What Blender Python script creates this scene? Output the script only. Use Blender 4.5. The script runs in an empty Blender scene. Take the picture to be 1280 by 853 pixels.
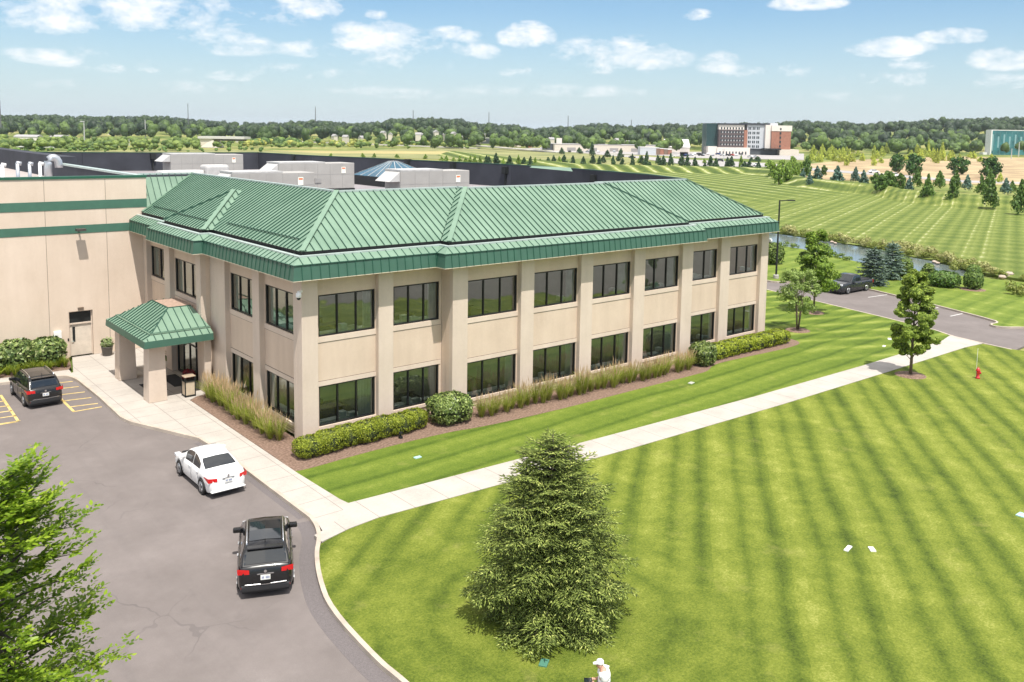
import bpy, bmesh, math, random
import numpy as np
from mathutils import Vector, Matrix
random.seed(7); rng = np.random.default_rng(11)
SC = bpy.context.scene; COL = SC.collection
# ---------------------------------------------------------------- camera model
F_PX, CY, PITCH, ROLL, YAW = 1097.719, 285.332, 6.228, -0.897, -39.839
CAM = np.array([-18.93, -38.106, 15.131])
def _rot():
    p, r, y = np.radians([PITCH, ROLL, YAW])
    fwd = np.array([np.sin(-y)*np.cos(p), np.cos(-y)*np.cos(p), -np.sin(p)])
    right = np.array([np.cos(-y), -np.sin(-y), 0.]); down = np.cross(fwd, right)
    c, s = np.cos(r), np.sin(r)
    return np.array([c*right+s*down, -s*right+c*down, fwd])
RM = _rot()
def ray(u, v): return RM.T @ np.array([(u-640)/F_PX, (v-CY)/F_PX, 1.])
def at(u, v, z=0.):
    q = ray(u, v); return CAM + q*((z-CAM[2])/q[2])
def at_d(u, v, d): return CAM + ray(u, v)*d
def depth(p): return float(RM[2] @ (np.array(p)-CAM))
def proj(P):
    q = RM @ (np.array(P, float)-CAM); return 640+F_PX*q[0]/q[2], CY+F_PX*q[1]/q[2]
cam = bpy.data.cameras.new('camera'); camo = bpy.data.objects.new('camera', cam); COL.objects.link(camo)
cam.sensor_width = 36; cam.lens = F_PX/1280*36; cam.shift_y = -(426.5-CY)/1280
cam.clip_start = .5; cam.clip_end = 20000
m = Matrix([list(RM[0]), list(-RM[1]), list(-RM[2])]).transposed().to_4x4(); m.translation = Vector(CAM)
camo.matrix_world = m; SC.camera = camo
# ---------------------------------------------------------------- materials
def nt(name):
    m = bpy.data.materials.new(name); m.use_nodes = True; t = m.node_tree; t.nodes.clear(); return m, t
def N(t, typ, **kw):
    n = t.nodes.new(typ)
    for k, v in kw.items():
        if k == 'ins':
            for a, b in v.items():
                if hasattr(b, 'is_output') or isinstance(b, bpy.types.NodeSocket): t.links.new(b, n.inputs[a])
                else: n.inputs[a].default_value = b
        else: setattr(n, k, v)
    return n
def mth(t, op, a, b=0., c=0., clamp=False):
    n = t.nodes.new('ShaderNodeMath'); n.operation = op; n.use_clamp = clamp
    for i, x in enumerate((a, b, c)):
        if isinstance(x, bpy.types.NodeSocket): t.links.new(x, n.inputs[i])
        else: n.inputs[i].default_value = x
    return n.outputs[0]
def mixc(t, f, a, b, mode='MIX'):
    n = t.nodes.new('ShaderNodeMix'); n.data_type = 'RGBA'; n.blend_type = mode
    for i, x in ((0, f), (6, a), (7, b)):
        if isinstance(x, bpy.types.NodeSocket): t.links.new(x, n.inputs[i])
        elif i == 0: n.inputs[0].default_value = x
        else: n.inputs[i].default_value = (*x[:3], 1)
    return n.outputs[2]
def ramp(t, f, stops):
    n = t.nodes.new('ShaderNodeValToRGB'); t.links.new(f, n.inputs[0]); cr = n.color_ramp
    while len(cr.elements) < len(stops): cr.elements.new(.5)
    for e, (p, c) in zip(cr.elements, stops): e.position = p; e.color = (*c, 1) if len(c) == 3 else c
    return n.outputs[0]
def pos(t, obj=False):
    if obj: return t.nodes.new('ShaderNodeTexCoord').outputs['Object']
    return t.nodes.new('ShaderNodeNewGeometry').outputs['Position']
def noise(t, vec, scale, detail=4, rough=.55, dist=0.):
    n = N(t, 'ShaderNodeTexNoise', ins={'Vector': vec, 'Scale': scale, 'Detail': detail, 'Roughness': rough, 'Distortion': dist}); return n.outputs[0]
def finish(t, color, rough=.6, metal=0., spec=.5, bumpf=None, bstr=.3, bdist=.02, **kw):
    p = t.nodes.new('ShaderNodeBsdfPrincipled'); o = t.nodes.new('ShaderNodeOutputMaterial')
    for k, x in (('Base Color', color), ('Roughness', rough), ('Metallic', metal), ('Specular IOR Level', spec)):
        if isinstance(x, bpy.types.NodeSocket): t.links.new(x, p.inputs[k])
        else: p.inputs[k].default_value = (*x, 1) if isinstance(x, tuple) and len(x) == 3 else x
    for k, x in kw.items(): p.inputs[k.replace('_', ' ')].default_value = x
    if bumpf is not None:
        b = N(t, 'ShaderNodeBump', ins={'Height': bumpf, 'Strength': bstr, 'Distance': bdist}); t.links.new(b.outputs[0], p.inputs['Normal'])
    t.links.new(p.outputs[0], o.inputs[0]); return p
_M = {}
def mat(name, c, rough=.6, metal=0., spec=.5, var=.12, scale=3., c2=None, bump=0., obj=False, **kw):
    if name in _M: return _M[name]
    m, t = nt(name); v = pos(t, obj); f = noise(t, v, scale, 5)
    f = mth(t, 'MULTIPLY_ADD', f, 2.2, -.6, clamp=True)
    a = tuple(max(0, x*(1-var)) for x in c); b = c2 or tuple(min(1, x*(1+var)) for x in c)
    col = mixc(t, f, a, b)
    finish(t, col, rough, metal, spec, noise(t, v, scale*12, 3) if bump else None, bump, .02, **kw)
    _M[name] = m; return m
def leafmat(name, dark, light, trans=.25, rough=.55, extra=None):
    if name in _M: return _M[name]
    m, t = nt(name); g = t.nodes.new('ShaderNodeNewGeometry'); r = g.outputs['Random Per Island']
    oi = t.nodes.new('ShaderNodeObjectInfo').outputs['Random']
    stops = [(0., dark), (.55, tuple((a+b)/2 for a, b in zip(dark, light))), (1., light)]
    if extra: stops = [(0., dark), (.5, tuple((a+b)/2 for a, b in zip(dark, light))), (.86, light), (1., extra)]
    col = ramp(t, r, stops)
    k = mth(t, 'MULTIPLY_ADD', oi, .35, .82); hsv = N(t, 'ShaderNodeHueSaturation', ins={'Color': col, 'Value': k})
    p = N(t, 'ShaderNodeBsdfPrincipled', ins={'Base Color': hsv.outputs[0], 'Roughness': rough, 'Specular IOR Level': .35})
    tr = N(t, 'ShaderNodeBsdfTranslucent', ins={'Color': hsv.outputs[0]})
    mx = N(t, 'ShaderNodeMixShader', ins={0: trans, 1: p.outputs[0], 2: tr.outputs[0]})
    o = t.nodes.new('ShaderNodeOutputMaterial'); t.links.new(mx.outputs[0], o.inputs[0]); _M[name] = m; return m
# ---------------------------------------------------------------- mesh helpers
class MB:
    def __init__(s): s.v = []; s.f = []
    def add(s, vs, fs):
        o = len(s.v); s.v += [tuple(map(float, p)) for p in vs]; s.f += [tuple(i+o for i in f) for f in fs]; return s
    def box(s, x0, x1, y0, y1, z0, z1):
        return s.add([(x0,y0,z0),(x1,y0,z0),(x1,y1,z0),(x0,y1,z0),(x0,y0,z1),(x1,y0,z1),(x1,y1,z1),(x0,y1,z1)],
                     [(0,3,2,1),(4,5,6,7),(0,1,5,4),(1,2,6,5),(2,3,7,6),(3,0,4,7)])
    def quad(s, *p): return s.add(p, [tuple(range(len(p)))])
    def prism(s, pts, z0, z1):
        n = len(pts); a = sum(pts[i][0]*pts[(i+1)%n][1]-pts[(i+1)%n][0]*pts[i][1] for i in range(n))
        if a < 0: pts = pts[::-1]
        vs = [(p[0],p[1],z0) for p in pts]+[(p[0],p[1],z1) for p in pts]
        return s.add(vs, [tuple(range(n-1,-1,-1)), tuple(range(n,2*n))]+[(i,(i+1)%n,n+(i+1)%n,n+i) for i in range(n)])
    def bar(s, a, b, w, h, up=(0,0,1)):
        a = Vector(a); b = Vector(b); d = (b-a).normalized(); u = Vector(up); x = d.cross(u)
        x = x.normalized() if x.length > 1e-6 else Vector((1,0,0)); u = x.cross(d); x = x*w/2; u = u*h/2
        vs = [a-x-u,a+x-u,a+x+u,a-x+u,b-x-u,b+x-u,b+x+u,b-x+u]
        return s.add(vs, [(0,1,2,3),(7,6,5,4),(0,4,5,1),(1,5,6,2),(2,6,7,3),(3,7,4,0)])
    def tube(s, pts, rs, n=8, cap=True):
        pts = [Vector(p) for p in pts]; 
        if not hasattr(rs, '__len__'): rs = [rs]*len(pts)
        o = len(s.v); 
        for i, p in enumerate(pts):
            d = (pts[min(i+1,len(pts)-1)]-pts[max(i-1,0)]).normalized()
            ref = Vector((0,0,1)) if abs(d.z) < .9 else Vector((1,0,0))
            x = d.cross(ref).normalized(); y = d.cross(x)
            for k in range(n):
                a = 2*math.pi*k/n; q = p+(x*math.cos(a)+y*math.sin(a))*rs[i]; s.v.append(tuple(q))
        for i in range(len(pts)-1):
            for k in range(n): s.f.append((o+i*n+k, o+i*n+(k+1)%n, o+(i+1)*n+(k+1)%n, o+(i+1)*n+k))
        if cap: s.f.append(tuple(o+k for k in range(n-1,-1,-1))); s.f.append(tuple(o+(len(pts)-1)*n+k for k in range(n)))
        return s
    def lathe(s, prof, c=(0,0,0), n=16):
        o = len(s.v)
        for r, z in prof:
            for k in range(n):
                a = 2*math.pi*k/n; s.v.append((c[0]+r*math.cos(a), c[1]+r*math.sin(a), c[2]+z))
        for i in range(len(prof)-1):
            for k in range(n): s.f.append((o+i*n+k, o+i*n+(k+1)%n, o+(i+1)*n+(k+1)%n, o+(i+1)*n+k))
        s.f.append(tuple(o+k for k in range(n-1,-1,-1))); s.f.append(tuple(o+(len(prof)-1)*n+k for k in range(n)))
        return s
    def build(s, name, m=None, parent=None, smooth=False, bevel=0., loc=None, recalc=False):
        me = bpy.data.meshes.new(name); me.from_pydata(s.v, [], s.f); me.update()
        if recalc:
            bm = bmesh.new(); bm.from_mesh(me); bmesh.ops.recalc_face_normals(bm, faces=bm.faces); bm.to_mesh(me); bm.free()
        return mkobj(name, me, m, parent, smooth, bevel, loc)
def mkobj(name, me, m=None, parent=None, smooth=False, bevel=0., loc=None):
    if m is not None: me.materials.append(m)
    if smooth: me.polygons.foreach_set('use_smooth', [True]*len(me.polygons))
    o = bpy.data.objects.new(name, me); COL.objects.link(o)
    if parent: o.parent = parent
    if loc is not None: o.location = loc
    if bevel:
        b = o.modifiers.new('bevel', 'BEVEL'); b.width = bevel; b.segments = 2; b.limit_method = 'ANGLE'; b.angle_limit = .6
    return o
def npmesh(name, V, F, m, parent=None, smooth=False, mats=None, mi=None):
    me = bpy.data.meshes.new(name); F = np.asarray(F, dtype=np.int32); k = F.shape[1]
    me.vertices.add(len(V)); me.vertices.foreach_set('co', np.asarray(V, dtype=np.float32).ravel())
    me.loops.add(F.size); me.loops.foreach_set('vertex_index', F.ravel())
    me.polygons.add(len(F)); me.polygons.foreach_set('loop_start', np.arange(0, F.size, k, dtype=np.int32))
    me.update(calc_edges=True); me.validate()
    for q in (mats or [m]): me.materials.append(q)
    if mi is not None: me.polygons.foreach_set('material_index', np.asarray(mi, dtype=np.int32))
    if smooth: me.polygons.foreach_set('use_smooth', [True]*len(me.polygons))
    o = bpy.data.objects.new(name, me); COL.objects.link(o)
    if parent: o.parent = parent
    return o
def build2(name, a, ma, b, mb_, parent=None, **kw):
    nf = len(a.f); c = MB(); c.add(a.v, a.f); c.add(b.v, b.f); o = c.build(name, ma, parent, **kw); o.data.materials.append(mb_)
    o.data.polygons.foreach_set('material_index', [0]*nf+[1]*len(b.f)); return o
def tag(o, label=None, cat=None, group=None, kind=None):
    if label: o['label'] = label
    if cat: o['category'] = cat
    if group: o['group'] = group
    if kind: o['kind'] = kind
    return o
def empty(name, loc=(0,0,0), rz=0., label=None, cat=None, group=None):
    o = bpy.data.objects.new(name, None); COL.objects.link(o); o.location = loc; o.rotation_euler = (0,0,rz); o.empty_display_size = .2
    return tag(o, label, cat, group)
def copy_tree(o, parent=None):
    c = o.copy(); COL.objects.link(c); c.parent = parent
    for ch in list(o.children): copy_tree(ch, c)
    return c
def struct(name, mb, m, **kw):
    o = mb.build(name, m, **kw); o['kind'] = 'structure'; return o
# ---------------------------------------------------------------- leaves
def leafcards(P, Nn, L, Wd, spread=.9):
    """diamond leaves at points P with outward dirs Nn, length L"""
    n = len(P); nr = Nn+rng.normal(0, spread*.62, (n,3)); nr /= np.linalg.norm(nr, axis=1)[:,None]
    r = rng.normal(0, 1, (n,3)); d = np.cross(nr, r); d /= np.linalg.norm(d, axis=1)[:,None]+1e-9; s = np.cross(nr, d)
    L = (L*rng.uniform(.7, 1.3, n))[:,None]; W2 = L*Wd/2; nn = np.cross(d, s)
    V = np.stack([P-d*L*.5, P+s*W2+nn*L*.06, P+d*L*.5, P-s*W2+nn*L*.06], 1).reshape(-1,3)
    return V, np.arange(4*n).reshape(n,4)
def lumps(n, seed=0):
    r = np.random.default_rng(seed); d = r.normal(0,1,(n,3)); d /= np.linalg.norm(d,axis=1)[:,None]; return d
SKYR, SKYG, SKYB = .58, .72, .79
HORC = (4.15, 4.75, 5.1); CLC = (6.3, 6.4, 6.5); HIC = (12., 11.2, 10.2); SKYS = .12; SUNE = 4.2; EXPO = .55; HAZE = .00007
# ================================================================ GROUND
def lawn_mat(name, kind):
    m, t = nt(name); P = pos(t); sx = t.nodes.new('ShaderNodeSeparateXYZ'); t.links.new(P, sx.inputs[0]); X, Y = sx.outputs[0], sx.outputs[1]
    wob = noise(t, P, .12, 2); wob2 = noise(t, P, .9, 2)
    def stripe(deg, period, off=0., w=.5, lo=-1, warp=1.):
        a = math.radians(deg); n = (-math.sin(a), math.cos(a))
        s = mth(t, 'ADD', mth(t, 'MULTIPLY', X, n[0]), mth(t, 'MULTIPLY', Y, n[1]))
        s = mth(t, 'ADD', s, mth(t, 'MULTIPLY', mth(t, 'SUBTRACT', wob, .5), warp)); s = mth(t, 'ADD', s, mth(t, 'MULTIPLY', wob2, .0 if kind in ('field','bank') else .09))
        return mth(t, 'FRACT', mth(t, 'DIVIDE', mth(t, 'ADD', s, off), period))
    def bell(f, c, w):   # 1 at c falling to 0 at +-w
        return mth(t, 'SUBTRACT', 1., mth(t, 'DIVIDE', mth(t, 'ABSOLUTE', mth(t, 'SUBTRACT', f, c)), w), clamp=True)
    fine = noise(t, P, 11., 8, .8); mid = noise(t, P, 1.6, 5, .65); big = noise(t, P, .22, 3)
    if kind == 'main':
        f = stripe(38.5, 2.7, .2, warp=.6)
        # rings mown round the spruce
        cx = mth(t, 'ADD', X, .8); cy = mth(t, 'ADD', Y, 18.7)
        r = mth(t, 'SQRT', mth(t, 'ADD', mth(t, 'MULTIPLY', cx, cx), mth(t, 'MULTIPLY', cy, cy)))
        fr = mth(t, 'FRACT', mth(t, 'DIVIDE', mth(t, 'ADD', r, mth(t, 'MULTIPLY', wob2, .5)), 1.9))
        sel = mth(t, 'MULTIPLY_ADD', mth(t, 'ADD', r, mth(t, 'MULTIPLY', wob, 5.)), -.30, 2.9, clamp=True)
        saw = mth(t, 'ADD', mth(t, 'MULTIPLY', bell(f, .14, .12), -.44), mth(t, 'MULTIPLY', bell(f, .84, .3), .46))
        saw = mth(t, 'ADD', saw, mth(t, 'ADD', mth(t, 'MULTIPLY', bell(f, .56, .10), -.26), mth(t, 'MULTIPLY', bell(f, .36, .16), .26)))
        sr = mth(t, 'ADD', mth(t, 'MULTIPLY', bell(fr, .15, .2), -.3), mth(t, 'MULTIPLY', bell(fr, .7, .25), .22))
        saw = mth(t, 'ADD', mth(t, 'MULTIPLY', saw, mth(t, 'MULTIPLY_ADD', sel, -.85, 1.)), mth(t, 'MULTIPLY', sr, sel))
        g = stripe(-88, 3.4, 0, warp=1.2); saw = mth(t, 'ADD', saw, mth(t, 'MULTIPLY', mth(t, 'SUBTRACT', bell(g, .5, .22), .2), .13))
        g2 = stripe(-50, 2.6, 0, warp=1.2); saw = mth(t, 'ADD', saw, mth(t, 'MULTIPLY', mth(t, 'SUBTRACT', bell(g2, .5, .25), .2), .10))
    elif kind == 'strip':
        f = stripe(2.5, 1.9, .3, warp=.7); saw = mth(t, 'ADD', mth(t, 'MULTIPLY', bell(f, .1, .14), -.6), mth(t, 'MULTIPLY', bell(f, .75, .3), .45))
        g = stripe(-24, 2.4, 0, warp=1.); e = mth(t, 'MULTIPLY_ADD', X, .12, -3.9, clamp=True)
        saw = mth(t, 'ADD', saw, mth(t, 'MULTIPLY', mth(t, 'SUBTRACT', mth(t, 'MULTIPLY', bell(g, .5, .3), 1.), .35), e))
    elif kind == 'beyond':
        f = stripe(8, 2.2, 0, warp=1.5); saw = mth(t, 'ADD', mth(t, 'MULTIPLY', bell(f, .1, .2), -.3), mth(t, 'MULTIPLY', bell(f, .7, .25), .35))
        g = stripe(80, 3.6, 0, warp=2.); saw = mth(t, 'ADD', saw, mth(t, 'MULTIPLY', bell(g, .5, .2), .3))
    else:   # field beyond the pond and the bank beyond it
        f = stripe(20.5, 8.6, 2., warp=.3); a = mth(t, 'MULTIPLY', mth(t, 'ADD', bell(f, .2, .06), bell(f, .46, .06), clamp=True), .72)
        h = stripe(20.5, 2.15, 0, warp=.3)
        a = mth(t, 'ADD', a, mth(t, 'MULTIPLY', mth(t, 'SUBTRACT', bell(h, .5, .5), .5), .55))
        g3 = stripe(112, 5.2, 0, warp=.5); a = mth(t, 'ADD', a, mth(t, 'MULTIPLY', mth(t, 'SUBTRACT', bell(g3, .5, .45), .5), .35)); g = stripe(64, 6.5, 0, warp=.8); b = mth(t, 'MULTIPLY', mth(t, 'SUBTRACT', bell(g, .4, .35), .45), 1.2)
        sel = mth(t, 'MULTIPLY_ADD', Y, .035, -2.6, clamp=True)
        saw = mth(t, 'ADD', mth(t, 'MULTIPLY', a, mth(t, 'MULTIPLY_ADD', sel, -.75, 1.)), mth(t, 'MULTIPLY', b, sel))
        if kind == 'bank': saw = mth(t, 'MULTIPLY', saw, 1.15)
    k = mth(t, 'ADD', mth(t, 'MULTIPLY', mth(t, 'SUBTRACT', fine, .5), 2.6 if kind in ('main','strip') else .8), mth(t, 'MULTIPLY', mth(t, 'SUBTRACT', mid, .5), 1.1))
    k = mth(t, 'ADD', k, mth(t, 'MULTIPLY', mth(t, 'SUBTRACT', big, .5), .7))
    k = mth(t, 'ADD', mth(t, 'ADD', mth(t, 'MULTIPLY', saw, .55), mth(t, 'MULTIPLY', k, .6)), .46, clamp=True)
    D, A, B, L = LAWN[kind]
    col = ramp(t, k, [(0., D), (.35, A), (.7, B), (1., L)])
    dry = mth(t, 'MULTIPLY', mth(t, 'MULTIPLY_ADD', noise(t, P, .5, 5, .7), 5., -2.9, clamp=True), .4)
    col = mixc(t, dry, col, (.36, .33, .11))
    finish(t, col, .85, 0, .15, noise(t, P, 22., 4, .7), .9, .06); return m
LAWN = {'main': ((.040,.066,.010), (.105,.146,.018), (.195,.232,.034), (.35,.365,.090)),
        'strip': ((.060,.10,.012), (.105,.160,.020), (.160,.215,.030), (.26,.30,.065)),
        'beyond': ((.05,.09,.015), (.115,.17,.025), (.18,.235,.04), (.33,.36,.10)),
        'field': ((.060,.095,.020), (.105,.145,.028), (.19,.225,.055), (.50,.50,.30)),
        'bank': ((.045,.075,.018), (.10,.14,.028), (.21,.24,.06), (.50,.50,.30))}
# ---- base terrain sheet reaching the horizon, with wooded hills
TOPV = [(-400,140),(0,139),(60,140),(120,142),(200,141),(260,147),(300,151),(400,147),(440,151),(475,149),(490,144),(575,145),(600,151),(640,152),(665,157),(700,154),(745,151),(790,154),(850,151),(950,150),(1000,147),(1080,150),(1130,148),(1170,144),(1230,143),(1700,141)]
_tu = np.array([a for a,b in TOPV]); _tv = np.array([b for a,b in TOPV])
def hill(x, y):
    p = np.stack([x-CAM[0], y-CAM[1], np.zeros_like(x)]); q = np.tensordot(RM, p, 1); d = np.maximum(q[2], 1.)
    u = 640+F_PX*q[0]/d; v = np.interp(u, _tu, _tv); hz = 165.8+(u-640)*.0156
    H = np.clip(15.1+(hz-v)*1350/F_PX-23., 1, 60)
    s = np.clip((d-820)/520, 0, 1); s = s*s*(3-2*s)
    far = np.clip((d-1500)/1500, 0, 1); far = far*far*(3-2*far)
    return np.where(q[2] > 0, H*s+far*H*1.05, 0.)
def build_ground():
    rs = np.concatenate([[0, 60, 120, 200, 300, 400, 500, 600, 700], np.arange(780, 1800, 60), [1900, 2200, 2600, 3000, 3600, 4500, 6000, 8000]])
    na = 220; V = []; F = []
    for r in rs:
        for k in range(na):
            a = 2*math.pi*k/na; V.append((CAM[0]+r*math.cos(a)*1.35, CAM[1]+r*math.sin(a)*1.35, 0))
    V = np.array(V); V[:,2] = hill(V[:,0], V[:,1])-.3
    for i in range(len(rs)-1):
        for k in range(na): F.append((i*na+k, (i+1)*na+k, (i+1)*na+(k+1)%na, i*na+(k+1)%na))
    m, t = nt('ground'); P = pos(t); a = noise(t, P, .012, 5, .6); b = noise(t, P, .3, 5, .6)
    k = mth(t, 'ADD', mth(t, 'MULTIPLY', a, .7), mth(t, 'MULTIPLY', b, .3))
    col = ramp(t, k, [(.3, (.07,.11,.025)), (.48, (.14,.18,.045)), (.55, (.26,.26,.09)), (.7, (.30,.26,.12))])
    finish(t, col, .9, 0, .1)
    o = npmesh('ground', V, np.array(F), m); tag(o, kind='structure'); 
build_ground()
def sheet(name, pts, z, m, thick=.25):
    o = MB().prism([(p[0], p[1]) for p in pts], z-thick, z).build(name, m); o['kind'] = 'structure'; return o
G = lambda u, v, z=0.: tuple(at(u, v, z)[:2])
def smooth_poly(pts, n=2):
    for _ in range(n):
        q = []
        for i in range(len(pts)-1):
            a, b = np.array(pts[i]), np.array(pts[i+1]); q += [tuple(a*.75+b*.25), tuple(a*.25+b*.75)]
        pts = [pts[0]]+q+[pts[-1]]
    return pts
# asphalt forecourt
m, t = nt('asphalt'); P = pos(t); a = noise(t, P, .35, 4, .6); b = noise(t, P, 26., 5, .8); c = noise(t, P, 2.2, 5, .7)
k = mth(t, 'ADD', mth(t, 'MULTIPLY', a, .5), mth(t, 'ADD', mth(t, 'MULTIPLY', b, .35), mth(t, 'MULTIPLY', c, .2)))
col = ramp(t, k, [(.28, (.130,.112,.105)), (.5, (.168,.146,.138)), (.62, (.195,.17,.161)), (.8, (.28,.25,.238))])
spk = mth(t, 'MULTIPLY_ADD', noise(t, P, 60., 2, .5), 9., -6.2, clamp=True); col = mixc(t, mth(t, 'MULTIPLY', spk, .55), col, (.45,.42,.41))
stn = mth(t, 'MULTIPLY_ADD', noise(t, P, .55, 5, .7, .6), 6., -3.7, clamp=True); col = mixc(t, mth(t, 'MULTIPLY', stn, .35), col, (.10,.09,.085))
sxa = t.nodes.new('ShaderNodeSeparateXYZ'); t.links.new(P, sxa.inputs[0]); tyr = noise(t, N(t, 'ShaderNodeCombineXYZ', ins={0: mth(t, 'MULTIPLY', sxa.outputs[0], 1.6), 1: mth(t, 'MULTIPLY', sxa.outputs[1], .12), 2: 0.}).outputs[0], 1.1, 3, .6)
col = mixc(t, mth(t, 'MULTIPLY', mth(t, 'MULTIPLY_ADD', tyr, 4., -2.1, clamp=True), .22), col, (.11,.10,.097))
crk = N(t, 'ShaderNodeTexVoronoi', feature='DISTANCE_TO_EDGE', ins={'Vector': N(t, 'ShaderNodeVectorMath', operation='ADD', ins={0: P, 1: N(t, 'ShaderNodeTexNoise', ins={'Vector': P, 'Scale': .8}).outputs[1]}).outputs[0], 'Scale': .13}).outputs[0]
crk = mth(t, 'MULTIPLY', mth(t, 'LESS_THAN', crk, .0035), mth(t, 'MULTIPLY_ADD', noise(t, P, .25, 2), 4., -1.9, clamp=True))
col = mixc(t, mth(t, 'MULTIPLY', crk, .5), col, (.09,.08,.08))
finish(t, col, .85, 0, .25, b, .5, .01); ASPH = m
m, t = nt('asphalt_patch'); P = pos(t); b = noise(t, P, 30., 5, .8); finish(t, ramp(t, b, [(.3, (.10,.088,.088)), (.7, (.19,.17,.17))]), .9, 0, .2, b, .4, .01); ASPH2 = m
KE = [(-6.6,-60), (-6.55,-18.6), (-6.6,-17.5), (-6.35,-14.2), (-5.75,-12.3), (-5.0,-10.6), (-4.35,-9.6), (-3.95,-8.7), (-3.76,-7.8), (-3.74,-1.3), (-3.85,2.3), (-3.93,3.6), (-5.8,8.1), (-5.98,9.2), (-5.9,13.4), (-5.97,17.8), (-6.15,18.9), (-6.6,19.35), (-9.7,19.75), (-60,19.9)]
KES = [KE[0]]+smooth_poly(KE[1:9], 2)+KE[9:15]+smooth_poly(KE[15:19], 2)+[KE[19]]
sheet('parking_lot', KES+[(-60,-60)], -.15, ASPH, .12)
# darker patched strip along the kerb
def offset_line(pts, d):
    out = []
    for i, p in enumerate(pts):
        a = np.array(pts[max(i-1,0)]); b = np.array(pts[min(i+1,len(pts)-1)]); t_ = b-a; t_ /= np.linalg.norm(t_)+1e-9
        out.append((p[0]-t_[1]*d, p[1]+t_[0]*d))
    return out
seg = [(-6.6,-38)]+[p for p in KES if -30 < p[1] < -5.5]
sheet('asphalt_strip', seg+offset_line(seg, .55)[::-1], -.146, ASPH2, .003)
seg = [(-3.74,-7.4), (-3.74,-1.3), (-3.85,2.3), (-3.93,3.4)]
sheet('asphalt_strip', seg+offset_line(seg, .3)[::-1], -.146, ASPH2, .003)
# kerb and concrete walk
def conc_mat(name, joint=None, tone=1.):
    m, t = nt(name); P = pos(t); a = noise(t, P, .6, 5, .6); b = noise(t, P, 9., 5, .75)
    k = mth(t, 'ADD', mth(t, 'MULTIPLY', a, .6), mth(t, 'MULTIPLY', b, .4))
    col = ramp(t, k, [(.3, (.33*tone,.30*tone,.27*tone)), (.5, (.42*tone,.385*tone,.345*tone)), (.72, (.48*tone,.445*tone,.405*tone))])
    if joint:
        sx = t.nodes.new('ShaderNodeSeparateXYZ'); t.links.new(P, sx.inputs[0])
        f = None
        for deg, per in joint:
            aa = math.radians(deg); s = mth(t, 'ADD', mth(t, 'MULTIPLY', sx.outputs[0], math.cos(aa)), mth(t, 'MULTIPLY', sx.outputs[1], math.sin(aa)))
            j = mth(t, 'LESS_THAN', mth(t, 'FRACT', mth(t, 'DIVIDE', mth(t, 'ADD', s, 200.), per)), .035/per)
            f = j if f is None else mth(t, 'MAXIMUM', f, j)
        col = mixc(t, mth(t, 'MULTIPLY', f, .75), col, (.20,.18,.16))
    finish(t, col, .8, 0, .3, b, .2, .01); return m
CONC = conc_mat('concrete_walk', [(90, 1.5), (0, 1.52)]); CONCP = conc_mat('concrete_path', [(0, 1.6)]); KERBM = conc_mat('concrete_kerb', None, .9)
# kerb: separate stone 15 cm wide
kl = KES; mbk = MB()
for (a, b) in ((kl, offset_line(kl, -.16)),):
    for i in range(len(kl)-1):
        mbk.prism([a[i], a[i+1], b[i+1], b[i]], -.28, .004)
o = mbk.build('kerb', mat('kerb_stone', (.44,.375,.31), .8, var=.18, scale=1.5, bump=.2)); tag(o, kind='structure')
inner = offset_line(KES, -.163)
# forecourt walk: from wing door down to the junction with the path
wk = [p for p in inner if -8.3 < p[1] < 19.5 and p[0] > -6.6]
jn = [(-3.9,-9.15), (-3.2,-8.75), (-1.9,-7.55)]
walk = [jn[0]]+wk+[(-5.75,19.7), (-4.9,23.58), (-.35,23.58), (-.35,10.75), (-1.62,10.3), (-2.1,9.9), (-2.1,-2.6), (-2.1,-3.4), (-1.98,-7.0), jn[2], jn[1]]
sheet('sidewalk', walk, -.002, CONC)
pth = [(-3.9,-9.15), (-3.2,-8.75), (-1.9,-7.55), (3,-7.85), (12,-8.35), (24,-8.9), (36,-9.15), (47.5,-9.1), (50.1,-8.6), (49.39,-11.3), (47,-11.05), (36,-10.95), (24,-10.75), (12,-10.3), (3,-9.75), (-1.6,-9.45), (-3.0,-9.6), (-4.35,-9.95)]
pth = pth[2:9]+pth[9:]+[(-4.32,-9.3), jn[0], jn[1]]
sheet('sidewalk_path', pth, 0., CONCP)
wing_walk = [p for p in inner if p[0] <= -6.4 and p[1] > 19][::1]
sheet('sidewalk_side', [(-5.9,19.3)]+wing_walk[:-1]+[(-60,20.05), (-60,21.1), (-9.7,20.85), (-5.8,20.5)], -.006, CONC)
LM, LS, LB = lawn_mat('lawn_main', 'main'), lawn_mat('lawn_strip', 'strip'), lawn_mat('lawn_beyond', 'beyond')
LF, LK = lawn_mat('lawn_field', 'field'), lawn_mat('lawn_bank', 'bank')
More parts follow.
